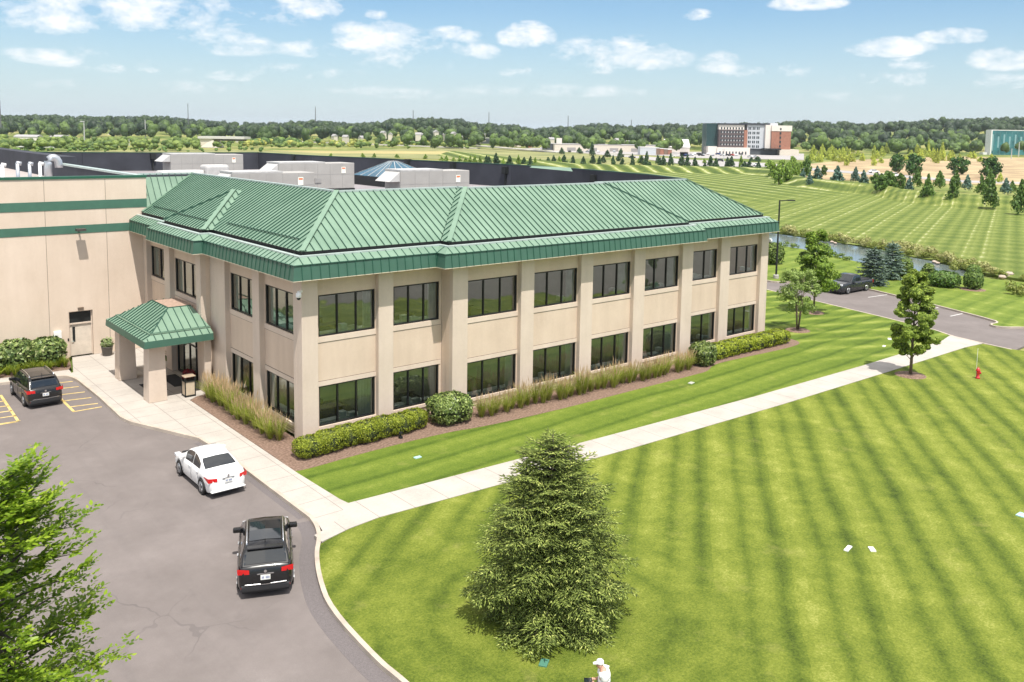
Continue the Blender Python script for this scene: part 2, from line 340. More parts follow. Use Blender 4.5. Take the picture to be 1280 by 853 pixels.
# kerb edge on lawn side south of the junction
lk = [p for p in inner if p[1] < -9.9]
R_NEAR = [(56.5,15.), (55.86,11.68), (54.3,5.), (52.6,-2.), (51.2,-7.), (50.1,-9.), (49.6,-11.4), (49.3,-13.4)]
sheet('lawn', lk[::1]+[(-4.05,-9.9), (-3.0,-9.62), (-1.6,-9.47), (3,-9.77), (12,-10.32), (24,-10.77), (36,-10.97), (47,-11.07), (49.3,-11.35)]+[(49.25,-13.2), (50.4,-17.2), (34,-24.3), (13,-31.5), (0,-33.5), (-6.6,-33.5)], -.012, LM)
sheet('parking_lot', [(-6.4,-33.7), (0,-33.7), (13,-31.7), (34,-24.5), (51.,-17.4), (62,-13), (90,-14), (90,-110), (-6.4,-110)], -.15, ASPH, .12)
sheet('lawn_strip', [(-1.95,-7.55), (3,-7.83), (12,-8.33), (24,-8.88), (36,-9.13), (47.5,-9.08), (50.0,-8.75), (51.1,-7.), (52.5,-2.), (54.2,5.), (55.7,11.68), (56.3,15), (57,40), (38.3,40), (38.3,-.3), (-.4,-.3), (-2.12,-2.9)], -.012, LS)
# mulch beds
MUL = mat('mulch', (.17,.10,.07), .95, var=.45, scale=9., c2=(.31,.205,.15), bump=.9)
bedA = smooth_poly([(-.3,-1.2), (-2.1,-1.6), (-2.35,-3.05), (-1.6,-3.25), (1.5,-3.0), (6.3,-3.05), (8.2,-3.5), (13.3,-3.8), (20,-3.75), (25.2,-3.8), (26.5,-3.75), (27.8,-3.0), (30,-2.95), (35.9,-3.35), (38.6,-3.1), (38.9,-1.2), (37.8,-.2)], 2)
sheet('mulch_bed', bedA+[(37.8,0), (0,0)], -.004, MUL, .02)
sheet('mulch_bed', [(-.2,10.6), (-1.6,10.3), (-2.08,9.85), (-2.08,-1.9), (-.2,-1.6)], .0, MUL, .03)
sheet('mulch_bed', [(-60,21.1), (-9.7,20.85), (-5.85,20.5), (-5.5,21.2), (-5.1,23.58), (-60,23.58)], .0, MUL, .03)
# road beyond with parking bays
R_FAR = [(61.2,25), (60.47,14.8), (60.9,13.6), (64.2,12.4), (65.1,11.6), (65.0,6.5), (63.2,1.5), (61.4,-3.06), (59.2,-8.2), (58.4,-8.8), (57.3,-8.6), (56.7,-9.1), (57.0,-10.0), (58.3,-10.9), (60.,-13)]
sheet('road', R_NEAR+R_FAR[::-1]+[(61.2,40), (57,40)], -.15, ASPH, .12)
rk = MB()
for ln, d in ((R_NEAR, -.16), (smooth_poly(R_FAR, 1), .16)):
    b = offset_line(ln, d)
    for i in range(len(ln)-1): rk.prism([ln[i], ln[i+1], b[i+1], b[i]], -.28, .002)
o = rk.build('kerb', _M['kerb_stone']); tag(o, kind='structure')
WL = mat('road_paint_white', (.55,.54,.52), .8, var=.25, scale=6.)
YL = mat('road_paint_yellow', (.62,.42,.10), .8, var=.3, scale=5., c2=(.7,.55,.25))
mb = MB()
def line(mb, a, b, w=.1, z=-.144):
    a = np.array(a[:2]); b = np.array(b[:2]); d = (b-a)/np.linalg.norm(b-a); n = np.array([-d[1], d[0]])*w/2
    mb.prism([tuple(a-n), tuple(b-n), tuple(b+n), tuple(a+n)], z-.003, z)
for (u0,v0,u1,v1) in ((1085,372,1116,367.5), (1170,385,1196,380), (1188,395.5,1220,388.5)):
    line(mb, at(u0,v0,-.15), at(u1,v1,-.15), .12)
o = mb.build('road_marking', WL); tag(o, kind='structure')
mb = MB()
line(mb, (-10.05,17.6), (-10.2,12.0), .14); line(mb, (-10.2,12.0), (-14,12.0), .13)
line(mb, (-7.55,15.6), (-7.55,12.0), .14); line(mb, (-7.6,12.0), (-6.15,12.0), .13); line(mb,(-7.55,18.6),(-7.55,15.6),.14)
for i in range(5): line(mb, (-7.5,18.4-i*1.35), (-6.15,18.15-i*1.35), .12)
for i in range(6): line(mb, (-10.1,17.3-i*1.05), (-13.5,17.6-i*1.05), .12)
o = mb.build('road_marking', YL); tag(o, kind='structure')
# lawn beyond the road, pond, field
m, t = nt('pond_water'); P = pos(t); n1 = noise(t, P, 1.4, 5, .6)
finish(t, mixc(t, noise(t, P, .1, 3), (.10,.13,.14), (.15,.18,.18)), .16, 0, 1., n1, .10, .05); WAT = m
FBW = [G(1212,343), G(1206.6,339.9), G(1167,327), G(1121.5,318.6), G(1076,308.7), G(1033.6,301.5), G(977,293), G(930,287)]
NBW = [G(1210,345), G(1175.5,342.7), G(1124,334.5), G(1076,327.5), G(1047.8,320.5), G(1005,311), G(965.5,304.8), G(925,297)]
off = lambda P, k: [(p[0]+.93*k, p[1]-.2*k) for p in P]
sheet('pond', off(NBW, -.6)+off(FBW, .6)[::-1], -.1, WAT, .05)
sheet('lawn_beyond', [(61.4,60)]+[(p[0]+.16,p[1]) for p in R_FAR[::1]]+[(62,-12.8), (90,-13.8), (140,-40), (140,-18), (86,-14), (84,-7)]+off(NBW, -.4)+[(90,60)], -.012, LB)
fld = [(86,-14), (84,-7)]+off(FBW[1:], 1.0)+[(160,130), (210,220), (300,330), (390,350)]
toe = [(1330,265), (1257,263), (1190,260), (1120,252), (1095,245), (1050,240), (1000,235), (975,228), (955,221), (930,218), (860,216.5), (700,213)]
toeW = [G(u, v) for u, v in toe]
sheet('mown_field', [(150,-60), (92,-40)]+fld+toeW[::-1]+[(175,-30)], -.006, LF)
# grassy bank beyond the field: real rise of 2.2 m
bk = [np.array((190,-40.))]+[np.array(p) for p in toeW]+[np.array((300.,420.))]
V = []; Fq = []; prof = [(0,-.02), (3,.5), (7,1.6), (11,2.2), (15,2.3), (20,1.9), (27,.6), (31,.0), (34,-.25)]
view = np.array([RM[2][0], RM[2][1]]); view /= np.linalg.norm(view); view = np.array((.93,.37))
for p in bk:
    sc = 1.+max(0, (np.linalg.norm(p)-250)/600)
    for w, h in prof: q = p+view*w*sc; V.append((q[0], q[1], h))
k = len(prof)
for i in range(len(bk)-1):
    for j in range(k-1): Fq.append((i*k+j, i*k+j+1, (i+1)*k+j+1, (i+1)*k+j))
o = npmesh('grass_bank', np.array(V), np.array(Fq), LK, smooth=True); tag(o, kind='structure')
# dry brown field and far road, tan meadow, highway
sheet('dry_field', [G(985,224), G(1010,226), G(1100,224), G(1160,229), G(1330,232), G(1330,198), G(1180,196), G(1060,200), G(1010,205)], -.1, mat('dry_ground', (.36,.23,.13), .95, var=.4, scale=.05, c2=(.50,.40,.22)), .15)
sheet('meadow', [G(560,199), G(640,207), G(760,206), G(840,198), G(760,192), G(700,186), G(600,180.5), G(560,184), G(400,190), G(250,187), G(60,189), G(60,197), G(300,194)], -.08, mat('meadow_grass', (.17,.20,.06), .95, var=.35, scale=.03, c2=(.30,.29,.11)), .15)
sheet('meadow_turf', [G(400,191.5), G(560,193), G(560,189), G(330,188)], -.06, mat('meadow_turf', (.33,.28,.11), .95, var=.3, scale=.02), .15)
RD = mat('far_asphalt', (.34,.32,.31), .9, var=.15, scale=.1)
sheet('far_road', [G(870,207.5), G(960,208.5), G(1030,214.5), G(1100,219.5), G(1205,228), G(1330,231.5), G(1330,229.3), G(1205,225.5), G(1100,216.5), G(1030,211.5), G(960,204), G(870,200), G(760,192.5), G(700,186.5), G(600,180.5), G(598,181.5), G(700,189), G(790,197.)], -.03, RD)
sheet('hotel_lot', [G(850,197), G(1005,200), G(1005,192), G(985,189), G(850,190)], -.02, RD)
sheet('store_lot', [G(690,189.5), G(860,196), G(860,190), G(800,187), G(690,186)], -.02, RD)
# ================================================================ OFFICE BUILDING
def wall_mat(name, c1, c2):
    m, t = nt(name); P = pos(t); a = noise(t, P, .45, 5, .6); b = noise(t, P, 7., 4, .7)
    sx = t.nodes.new('ShaderNodeSeparateXYZ'); t.links.new(P, sx.inputs[0])
    vs = N(t, 'ShaderNodeCombineXYZ', ins={0: sx.outputs[0], 1: sx.outputs[1], 2: mth(t, 'MULTIPLY', sx.outputs[2], .12)}).outputs[0]
    st = noise(t, vs, 1.8, 4, .6)
    k = mth(t, 'ADD', mth(t, 'MULTIPLY', a, .5), mth(t, 'ADD', mth(t, 'MULTIPLY', b, .2), mth(t, 'MULTIPLY', st, .35)))
    col = ramp(t, k, [(.35, c1), (.68, c2)]); finish(t, col, .85, 0, .2, b, .25, .01); return m
WALL = wall_mat('stucco_beige', (.545,.43,.335), (.665,.54,.43))
TRIM = wall_mat('precast_trim', (.57,.465,.38), (.68,.57,.475))
PILM = wall_mat('pilaster_stucco', (.54,.445,.365), (.65,.545,.455))
SOFF = mat('soffit_cream', (.66,.58,.45), .8)
GREEN = mat('green_metal', (.155,.255,.180), .5, .0, .4, var=.14, scale=.5, c2=(.195,.295,.215))
SEAM = mat('green_metal_seam', (.03,.085,.06), .5, 0, .3, var=.1)  # green darkened to carry the shade and dirt lines along the roof seams
FASC = mat('green_fascia', (.045,.115,.08), .5, 0, .5, var=.12, scale=1.)
FSEAM = mat('green_fascia_seam', (.02,.085,.055), .45, 0, .4, var=.1)
DARK = mat('dark_frame', (.012,.013,.013), .4, .2, .5)
GUT = mat('gutter_metal', (.42,.50,.47), .4, .2, .5); BLACK = mat('black_gap', (.01,.012,.012), .6)
CHAR = mat('charcoal_membrane', (.047,.05,.062), .8, 0, .25, var=.25, scale=.35, bump=.1)
ROOFG = mat('roof_membrane', (.27,.25,.26), .9, 0, .2, var=.12, scale=.25, bump=.1)
ROOFL = mat('roof_gravel', (.40,.355,.34), .9, 0, .2, var=.12, scale=3.)
def glass_mat():
    m, t = nt('window_glass'); fr = N(t, 'ShaderNodeFresnel', ins={0: 1.55}).outputs[0]
    f = mth(t, 'MULTIPLY_ADD', fr, 1.6, .15, clamp=True)
    gl = N(t, 'ShaderNodeBsdfGlossy', ins={'Color': (.80,.84,.80,1), 'Roughness': .012}); tr = N(t, 'ShaderNodeBsdfTransparent', ins={'Color': (.66,.77,.71,1)})
    b = N(t, 'ShaderNodeBump', ins={'Height': noise(t, pos(t), .7, 2), 'Strength': .22, 'Distance': .05}); t.links.new(b.outputs[0], gl.inputs['Normal'])
    mx = N(t, 'ShaderNodeMixShader', ins={0: f, 1: tr.outputs[0], 2: gl.outputs[0]}); o = t.nodes.new('ShaderNodeOutputMaterial'); t.links.new(mx.outputs[0], o.inputs[0]); return m
GLASS = glass_mat()
OB = empty('office_building', (0,0,0), 0, 'long beige two storey office building with a green hipped metal roof and blank left wing', 'building')
def part(name, mb, m, parent=None, **kw): return mb.build(name, m, parent or OB, **kw)
T2, B2, T1, B1 = 7.143, 5.074, 2.619, .582
ZS = 8.14
# wall runs: each run = (axis, fixed coordinate, start, end, [window spans]); axis 'x' faces -y, axis 'y' faces -x
RUNS = [('x', 0., 0., 8.0, [(.72,3.88),(4.98,7.85)]), ('x', -.75, 8.0, 27.9, [(9.15,12.68),(13.85,17.38),(18.55,22.05),(23.25,26.75)]), ('x', 0., 27.9, 37.7, [(29.15,31.88),(33.12,36.72)]),
        ('y', 0., 0., 11.25, [(.95,4.45),(5.6,9.0)]), ('y', -.55, 11.25, 17.4, [(12.15,16.3)]), ('y', .1, 17.4, 23.6, [(19.4,22.9)])]
PIL = [('x', 0., -.3, .55), ('x', 0., 3.92, 4.80), ('x', -.75, 8.0, 9.0), ('x', -.75, 12.75, 13.72), ('x', -.75, 17.43, 18.43), ('x', -.75, 22.1, 23.12), ('x', -.75, 26.8, 27.9), ('x', 0., 31.95, 33.0), ('x', 0., 36.8, 37.7),
       ('y', 0., 4.55, 5.42), ('y', 0., 9.1, 11.25), ('y', -.55, 11.25, 12.0), ('y', -.55, 16.45, 17.4), ('y', .1, 22.95, 23.6)]
def bx(mb, ax, a0, a1, d0, d1, z0, z1, c):
    """box spanning a0..a1 along the run; d0..d1 = distance outwards from plane c"""
    if ax == 'x': mb.box(a0, a1, c-d1, c-d0, z0, z1)
    else: mb.box(c-d1, c-d0, a0, a1, z0, z1)
JG = mat('panel_joint', (.20,.155,.12), .9)
wm = MB(); tm = MB(); jm = MB(); im = MB()
for ri, (ax, c, s, e, wins) in enumerate(RUNS):
    th = .3
    entr = (ax == 'y' and c == -.55)
    e2 = e; s2 = s
    zs = [(0, B1 if not entr else 0), (T1, B2), (T2, ZS+.05)]
    for z0, z1 in zs:
        if z1 > z0: bx(wm, ax, s, e, -th, 0, z0, z1, c)
    if entr: bx(wm, ax, s, e, -th, 0, 2.75, T1+.35, c)
    # piers between windows
    edges = [s]+[q for w in wins for q in w]+[e]
    for i in range(0, len(edges), 2):
        for z0, z1 in ((B1, T1), (B2, T2)):
            if entr and z0 == B1: continue
            bx(wm, ax, edges[i], edges[i+1], -th, 0, z0, z1, c)
    for a, b in wins:
        w0, w1 = a-.1, b+.1
        bx(jm, ax, w0, w1, 0, .012, B2-.30, B2-.27, c)
        if not entr:
            bx(jm, ax, w0, w1, 0, .012, T1+.23, T1+.26, c)
            bx(jm, ax, w0, w1, 0, .03, B1-.19, B1-.17, c)
            for q in (.13, .26): bx(jm, ax, w0, w1, 0, .008, q, q+.02, c)
        for lo, hi, up in ((B1, T1, 0), (B2, T2, 1)):
            if entr and not up: continue
            ww = b-a; n = 2 if (a == 29.15 or a == 19.4) else 3
            mb = MB(); f = .075; D0, D1 = -.16, -.04
            bx(mb, ax, a, b, D0, D1, lo, lo+f, c); bx(mb, ax, a, b, D0, D1, hi-f, hi, c)
            bx(mb, ax, a, a+f, D0, D1, lo+f, hi-f, c); bx(mb, ax, b-f, b, D0, D1, lo+f, hi-f, c)
            for k in range(1, n):
                q = a+ww*k/n; bx(mb, ax, q-.035, q+.035, D0, D1, lo+f, hi-f, c)
            w_ = part('window', mb, DARK); q_ = MB()
            if up: bx(q_, ax, a-.1, b+.1, 0, .03, B2-.27, B2-.002, c)
            else: bx(q_, ax, a-.1, b+.1, 0, .05, B1-.17, B1-.002, c); q2_ = MB(); bx(q2_, ax, a-.1, b+.1, 0, .03, T1+.002, T1+.23, c); q2_.build('lintel', TRIM, w_)
            q_.build('sill', TRIM, w_)
            g = MB()
            if ax == 'x': g.quad((a+.03, c+.1, lo+.03), (b-.03, c+.1, lo+.03), (b-.03, c+.1, hi-.03), (a+.03, c+.1, hi-.03))
            else: g.quad((c+.1, b-.03, lo+.03), (c+.1, a+.03, lo+.03), (c+.1, a+.03, hi-.03), (c+.1, b-.03, hi-.03))
            g.build('pane', GLASS, w_)
            # things seen through the glass: sill table, blind folded to one side
            r = random.Random(int(a*100+up)); ib = MB()
            bx(ib, ax, a+.06, b-.06, -.75, -.28, lo-.02, lo+.10, c) if r.random() < .6 or a < 1 else None
            if r.random() < .95:
                bw = .30+.55*r.random()
                if ax == 'x':
                    for q in range(int(bw/.09)): bx(ib, ax, b-.06-q*.09-.03, b-.06-q*.09, -.34, -.24, lo+.08, hi-.08, c)
                else: bx(ib, ax, b-.5, b-.08, -.32, -.28, lo+.06, hi-.06, c)
            if ax == 'x' and r.random() < .7:
                p0 = a+.4+r.random()*(ww-1.4); bx(ib, ax, p0, p0+.35, -.7, -.35, lo+.1, lo+.38, c); bx(ib, ax, p0+.5, p0+.9, -.6, -.3, lo+.1, lo+.25, c)
            if ib.v: ib.build('window_dressing', mat('blind_white', (.75,.77,.74), .8), w_)
# coved inner corner fill + end walls
wm.box(37.4, 37.7, .3, 14, 0, ZS)
wm.box(7.7, 8.0, -.75, 0, 0, ZS) if False else None
build2('wall', wm, WALL, jm, JG, OB)
for (ax, c, a, b) in PIL:
    mb = MB(); p = .3
    if a == -.3: mb.box(-.3, .55, -.3, .3, 0, ZS+.02); mb.box(-.3, 0, .3, .62, 0, ZS+.02)
    else: bx(mb, ax, a, b, -.02, p, 0, ZS+.02, c)
    part('pilaster', mb, PILM, bevel=.02)
# returns between stepped runs
mb = MB(); mb.box(8.02, 8.3, -.72, .28, 0, ZS); mb.box(27.6, 27.88, -.72, .28, 0, ZS); mb.box(-.52, .28, 11.27, 11.5, 0, ZS); mb.box(-.52, .38, 17.1, 17.38, 0, ZS)
part('wall_return', mb, WALL)
# interior
INT = mat('interior_wall', (.36,.37,.33), .9, var=.05); CARP = mat('interior_carpet', (.10,.10,.10), .95); CEIL = mat('interior_ceiling', (.6,.6,.57), .9)
fl = MB(); ce = MB(); wl = MB()
for z0, z1 in ((.1, 3.35), (4.45, 7.75)):
    fl.box(.35, 37.3, .35, 6.2, z0-.1, z0); ce.box(.35, 37.3, .35, 6.2, z1, z1+.08); wl.box(.35, 37.3, 6.2, 6.3, z0, z1)
    fl.box(.45, 5.2, 6.3, 23.4, z0-.1, z0); ce.box(.45, 5.2, 6.3, 23.4, z1, z1+.08); wl.box(5.2, 5.3, 6.3, 23.4, z0, z1)
    for x in (4.3, 8.4, 13.2, 17.9, 22.6, 27.3, 32.4): wl.box(x, x+.12, .36, 6.15, z0, z1)
    for y in (4.95, 10.2, 17.0): wl.box(.4, 5.1, y, y+.12, z0, z1)
part('interior_floor', fl, CARP); part('interior_ceiling', ce, CEIL); part('interior_wall', wl, INT)
LAMP = None
m, t = nt('ceiling_light'); em = N(t, 'ShaderNodeEmission', ins={'Color': (1,.97,.9,1), 'Strength': 5.}); t.links.new(em.outputs[0], t.nodes.new('ShaderNodeOutputMaterial').inputs[0]); LAMP = m
for z in (3.33, 7.73):
    for x in np.arange(1.2, 37, 2.4): part('ceiling_light', MB().box(x, x+1.2, 1.3, 1.6, z, z+.02), LAMP); part('ceiling_light', MB().box(x, x+1.2, 3.7, 4.0, z, z+.02), LAMP)
    for y in np.arange(7, 23, 2.6): part('ceiling_light', MB().box(1.6, 1.9, y, y+1.2, z, z+.02), LAMP)
fr = MB()
for x, z in ((5.9,5.9),(7.1,5.85),(14.9,5.9),(20.3,5.9),(25,5.9)):
    fr.box(x, x+.55, 6.12, 6.19, z-.1, z+.6); 
part('picture_frame', fr, BLACK)
db = MB()
for x in (1.2, 5.6, 9.6, 14.3, 19.2, 24., 29.6, 33.6):
    for z0 in (.1, 4.45): db.box(x, x+1.8, 1.6, 2.4, z0+.68, z0+.74); db.box(x+.1, x+.16, 1.7, 2.3, z0, z0+.68); db.box(x+1.64, x+1.7, 1.7, 2.3, z0, z0+.68); db.box(x+.6, x+1.1, 2.6, 3.1, z0+.4, z0+.95)
part('desks', db, mat('desk_dark', (.16,.13,.11), .6))
# ---- fascia, skirt, gutter, roof
XE = 36.7
def pl(o, oe=None):
    return [(-o,23.6), (-o,17.2+o), (-.55-o,17.2+o), (-.55-o,11.25-o), (-o,11.25-o), (-o,-o), (8-o,-o), (8-o,-.75-o), (27.2+o,-.75-o), (27.2+o,-o), (XE+o,-o), (XE+o,3.85)]
def strip(mb, rb, o0, z0, o1, z1, sp=.5, rh=.03, rw=.05):
    A, B = pl(o0), pl(o1)
    for i in range(len(A)-1):
        a0 = Vector((*A[i], z0)); a1 = Vector((*A[i+1], z0)); b0 = Vector((*B[i], z1)); b1 = Vector((*B[i+1], z1))
        mb.quad(a0, a1, b1, b0)
        if rb is not None:
            d = (a1-a0); L = d.length; d.normalize(); nrm = (a1-a0).cross(b0-a0).normalized()
            up = (b0-a0)-d*((b0-a0).dot(d)); n = max(1, int(L/sp))
            s0 = (b0-a0).dot(d); s1 = L+(b1-a1).dot(d)
            for k in range(0, n+1):
                s = L*k/n; f = 1.
                if s < s0: f = s/s0 if s0 > 0 else 1
                if s > s1: f = min(f, (L-s)/(L-s1) if L > s1 else 1)
                if f < .12: continue
                p = a0+d*s; q = p+up*f; rb.bar(p+nrm*rh*.5, q+nrm*rh*.5, rw, rh, nrm)
fm, frb = MB(), MB(); strip(fm, frb, 1.10, 8.14, 1.0, 8.86, .46, .03, .03); build2('fascia', fm, FASC, frb, FSEAM, OB)
sm_, srb = MB(), MB(); strip(sm_, srb, 1.03, 8.86, .56, 9.14, .46, .03, .035); build2('eave_skirt', sm_, GREEN, srb, SEAM, OB)
cm = MB(); strip(cm, None, 1.11, 8.11, 1.11, 8.14); strip(cm, None, 1.11, 8.11, .0, 8.12); part('soffit', cm, SOFF)
cm = MB(); strip(cm, None, 1.05, 8.84, 1.05, 8.87); strip(cm, None, 1.05, 8.87, .99, 8.88); part('fascia_cap', cm, SEAM)
cm = MB(); strip(cm, None, .57, 9.13, .57, 9.21); strip(cm, None, .57, 9.21, .38, 9.22); part('gutter', cm, GUT)
cm = MB(); strip(cm, None, .38, 9.22, .38, 9.08); strip(cm, None, .38, 9.08, .20, 9.08); strip(cm, None, .20, 9.08, .21, 9.35); part('gutter_trough', cm, BLACK)
RB, RS = MB(), MB(); TZ = 11.85; SL = .612; ZB = 9.25
def rz(d): return ZB+SL*(d+.4)     # height at inward distance d from wall line
def roof_poly(pts, down, sp=.43, slope_z=None):
    """pts 3D polygon; down = horizontal direction of fall; ribs run along the fall"""
    P = [Vector(p) for p in pts]; RB.quad(*[tuple(p) for p in P])
    n = (P[1]-P[0]).cross(P[2]-P[1]).normalized()
    if n.z < 0: n = -n
    d = Vector((down[0], down[1], 0)).normalized(); side = Vector((-d.y, d.x, 0))
    ss = [p.dot(side) for p in P]; s = math.ceil(min(ss)/sp)*sp
    while s < max(ss):
        hits = []
        for i in range(len(P)):
            a, b = P[i], P[(i+1) % len(P)]; sa, sb = a.dot(side)-s, b.dot(side)-s
            if sa*sb < 0: hits.append(a+(b-a)*(sa/(sa-sb)))
        if len(hits) >= 2 and (hits[0]-hits[-1]).length > .15:
            RS.bar(hits[0]+n*.03, hits[-1]+n*.03, .030, .055, n)
        s += sp
def ridge_cap(a, b, w=.22, m=None): MB().bar(Vector(a)+Vector((0,0,.05)), Vector(b)+Vector((0,0,.05)), w, .06).build('hip_cap', m or GREEN, OB)
RC = MB()
e = .22; zb = rz(-e)
# section A1 (x -.4.. valley) main front plane facing -y, full length with sub-plane in front
roof_poly([(-e,-e,zb), (8-.4+.14,-e,zb), (8-.4+4.25,3.85,TZ), (3.85,3.85,TZ)], (0,-1))
roof_poly([(27.2+.4-.14,-e,zb), (XE+e,-e,zb), (XE-3.85,3.85,TZ), (27.6-4.25,3.85,TZ)], (0,-1))
roof_poly([(8-e,-.75-e,zb), (27.2+e,-.75-e,zb), (27.6-4.25,3.1,TZ), (8-.4+4.25,3.1,TZ)], (0,-1))
roof_poly([(8-e,-.75-e,zb), (8-.4+4.25,3.1,TZ), (8-.4+4.25,3.85,TZ), (8-e,-e,zb)], (-1,0), .42)
roof_poly([(27.2+e,-e,zb), (27.6-4.25,3.85,TZ), (27.6-4.25,3.1,TZ), (27.2+e,-.75-e,zb)], (1,0), .42)
roof_poly([(XE+e,-e,zb), (XE+e,3.85,zb), (XE-3.85,3.85,TZ)], (1,0))
# B planes facing -x ; bump between y=10.85 and 17.6
yb0, yb1 = 11.25-.4, 17.2+.4; hl = (yb1-yb0)/2; ym = (yb0+yb1)/2
ax_ = -.95+hl; az_ = ZB+SL*hl            # bump apex
vx = ax_                                   # valley meets where main plane reaches apex height
xm = -.4+(az_-ZB)/SL
tx = -.4+hl-.55/1.
# main plane drawn whole, minus nothing (bump lies above it)
roof_poly([(-e,-e,zb), (3.85,3.85,TZ), (3.85,25.13,TZ), (-e,23.45,zb)], (-1,0))
roof_poly([(-.55-e,yb0+.0,zb+.004), (-.55-e,yb1,zb+.004), (ax_,ym,az_)], (-1,0))
def bumpside(y0, sgn):
    # plane rising away from y0, from its hip down to the valley on the main plane
    h0 = (-.55-e, y0, zb); v0 = (-e, y0, zb); top = (ax_, ym, az_); q = hl
    roof_poly([h0, top, (ax_+.001+.55, ym, az_) if False else (-.4+hl, ym, az_), v0][:4], (0, -sgn), .42)
bumpside(yb0, 1); bumpside(yb1, -1)
roof_poly([(.13,23.5,rz(.13)-.1), (3.85,25.13,TZ), (3.85,25.13,TZ+.001), (.13,25.13,TZ)][0:2]+[(.13,25.13,TZ)], (0,-1))
build2('roof', RB, GREEN, RS, SEAM, OB)
for a, b in (((-e,-e,zb),(3.85,3.85,TZ)), ((8-e,-.75-e,zb),(11.85,3.1,TZ)), ((XE+e,-e,zb),(XE-3.85,3.85,TZ)), ((-.55-e,yb0,zb),(ax_,ym,az_))): ridge_cap(a, b, .26)
ridge_cap((-e,23.45,zb),(3.85,25.13,TZ),.2)
RC = MB(); ridge_cap((27.2+e,-.75-e,zb),(23.35,3.1,TZ),.12,SEAM); ridge_cap((-.55-e,yb1,zb),(ax_,ym,az_),.1,SEAM)
for sg in ((0.1,.05,8.6,0),):   # snow rails near the B eave
    pass
for x, a, b in ((.35, 1.2, 10.2), (-.15, 11.9, 16.8), (.35, 18.2, 22.9)):
    z = rz(x if x > 0 else x+.55)+.09; MB().bar((x,a,z),(x,b,z),.05,.05).build('snow_rail', SEAM, OB)
# ridge coping and inner face
cop = MB(); rp = [(.1,25.2), (3.85,25.2), (3.85,3.85), (11.85,3.85), (11.85,3.1), (23.35,3.1), (23.35,3.85), (32.85,3.85)]
EASTW = [(32.85,3.85), (35.4,9.5), (37.6,19.5), (38.2,30.5), (35.6,44), (34.2,53.5), (32,61.5), (31,75.6), (20.6,75.3), (9.5,78), (1.2,82), (-45,100)]
def thick_line(mb, pts, w, z0, z1):
    for i in range(len(pts)-1):
        a = Vector((*pts[i],0)); b = Vector((*pts[i+1],0)); d = (b-a).normalized()*w*.5; n = Vector((-d.y, d.x, 0))
        mb.prism([tuple((a-n-d*.0)[:2]), tuple((b-n)[:2]), tuple((b+n)[:2]), tuple((a+n)[:2])], z0, z1)
thick_line(cop, rp, .22, TZ-.06, TZ+.05); part('ridge_coping', cop, GUT)
inn = MB(); thick_line(inn, [(p[0]+.14 if p[0] < 4 else p[0], p[1]+.14 if p[1] < 20 else p[1]-.15) for p in rp], .12, 9.5, TZ-.06); part('parapet_back', inn, CHAR)
ew = MB(); thick_line(ew, EASTW, .3, 9.4, TZ-.02); part('far_parapet', ew, CHAR)
ew = MB(); thick_line(ew, [(p[0]*1.0+(.32 if p[0] > 30 else 0), p[1]+.3) for p in EASTW], .3, 0, 9.6); part('rear_wall', ew, WALL)
ew = MB(); thick_line(ew, EASTW, .34, TZ-.02, TZ+.06); part('parapet_coping', ew, mat('coping_dark_green', (.015,.06,.04), .5))
ru = MB(); ru.prism([(.0,25.2), (3.9,25.2), (3.9,3.9), (32.85,3.9)]+EASTW[1:-1]+[(0,82)], 9.3, 9.6); part('flat_roof', ru, ROOFG)
# green mansard piece on the east parapet, dark leader boxes
gm = MB(); A = at(662, 209.6, 11.95); Bp = at(716, 214.5, 11.95); A2 = at(707, 211.4, 12.05)
gm.quad(tuple(A), tuple(Bp), tuple(A2+np.array([.6,0,.1])), tuple(A+np.array([.8,.6,.1]))); part('rear_roof_hip', gm, GREEN)
for u, v, zz in ((73,194.5,11.6), (191,195.5,11.6), (368,198.,11.6), (510,203.5,11.6), (567,207,11.6), (632,213,11.6), (743,224,11.6)):
    p = None
    for i in range(len(EASTW)-1):
        a, b = np.array(EASTW[i]), np.array(EASTW[i+1])
        dv = ray(u, v)[:2]; c0 = CAM[:2]; M2 = np.array([[dv[0], -(b-a)[0]],[dv[1], -(b-a)[1]]]); s_, k_ = np.linalg.solve(M2, a-c0)
        if 0 <= k_ <= 1 and s_ > 0: p = CAM+ray(u, v)*s_; tdir = (b-a)/np.linalg.norm(b-a); break
    if p is not None:
        q = p-np.array([*(dv/np.linalg.norm(dv)),0])*.3
        part('scupper_box', MB().box(q[0]-.3,q[0]+.3,q[1]-.3,q[1]+.3,q[2]-.35,q[2]+.4).box(q[0]-.08,q[0]+.08,q[1]-.08,q[1]+.08,9.6,q[2]-.35), BLACK)
# ---- tall wing
WX0 = -42.
ww_ = MB(); ww_.box(WX0, -5.0, 23.6, 24.0, 0, 11.7); ww_.box(-3.55, .12, 23.6, 24.0, 0, 11.7); ww_.box(-5.0, -3.55, 23.6, 24.0, 3.02, 11.7); ww_.box(-.22, .12, 24., 46, 9.5, 11.7); ww_.box(WX0, WX0+.4, 24, 80, 0, 11.7)
part('wing_wall', ww_, wall_mat('wing_stucco', (.60,.485,.385), (.70,.58,.475)))
jb = MB()
for x in (-6.15, -2.5, -9.9, -13.6): jb.box(x-.012, x+.012, 23.592, 23.6, 0, 11.66)
part('wing_joints', jb, JG)
gb = MB()
for z0, z1 in ((9.70, 10.27), (8.15, 8.68)): gb.box(WX0, .125, 23.575, 23.62, z0, z1)
part('green_band', gb, mat('band_green', (.055,.145,.10), .7, var=.1, scale=2.))
cp_ = MB(); cp_.box(WX0, .16, 23.55, 24.05, 11.7, 11.86); part('wing_coping', cp_, mat('coping_green', (.02,.10,.06), .45))
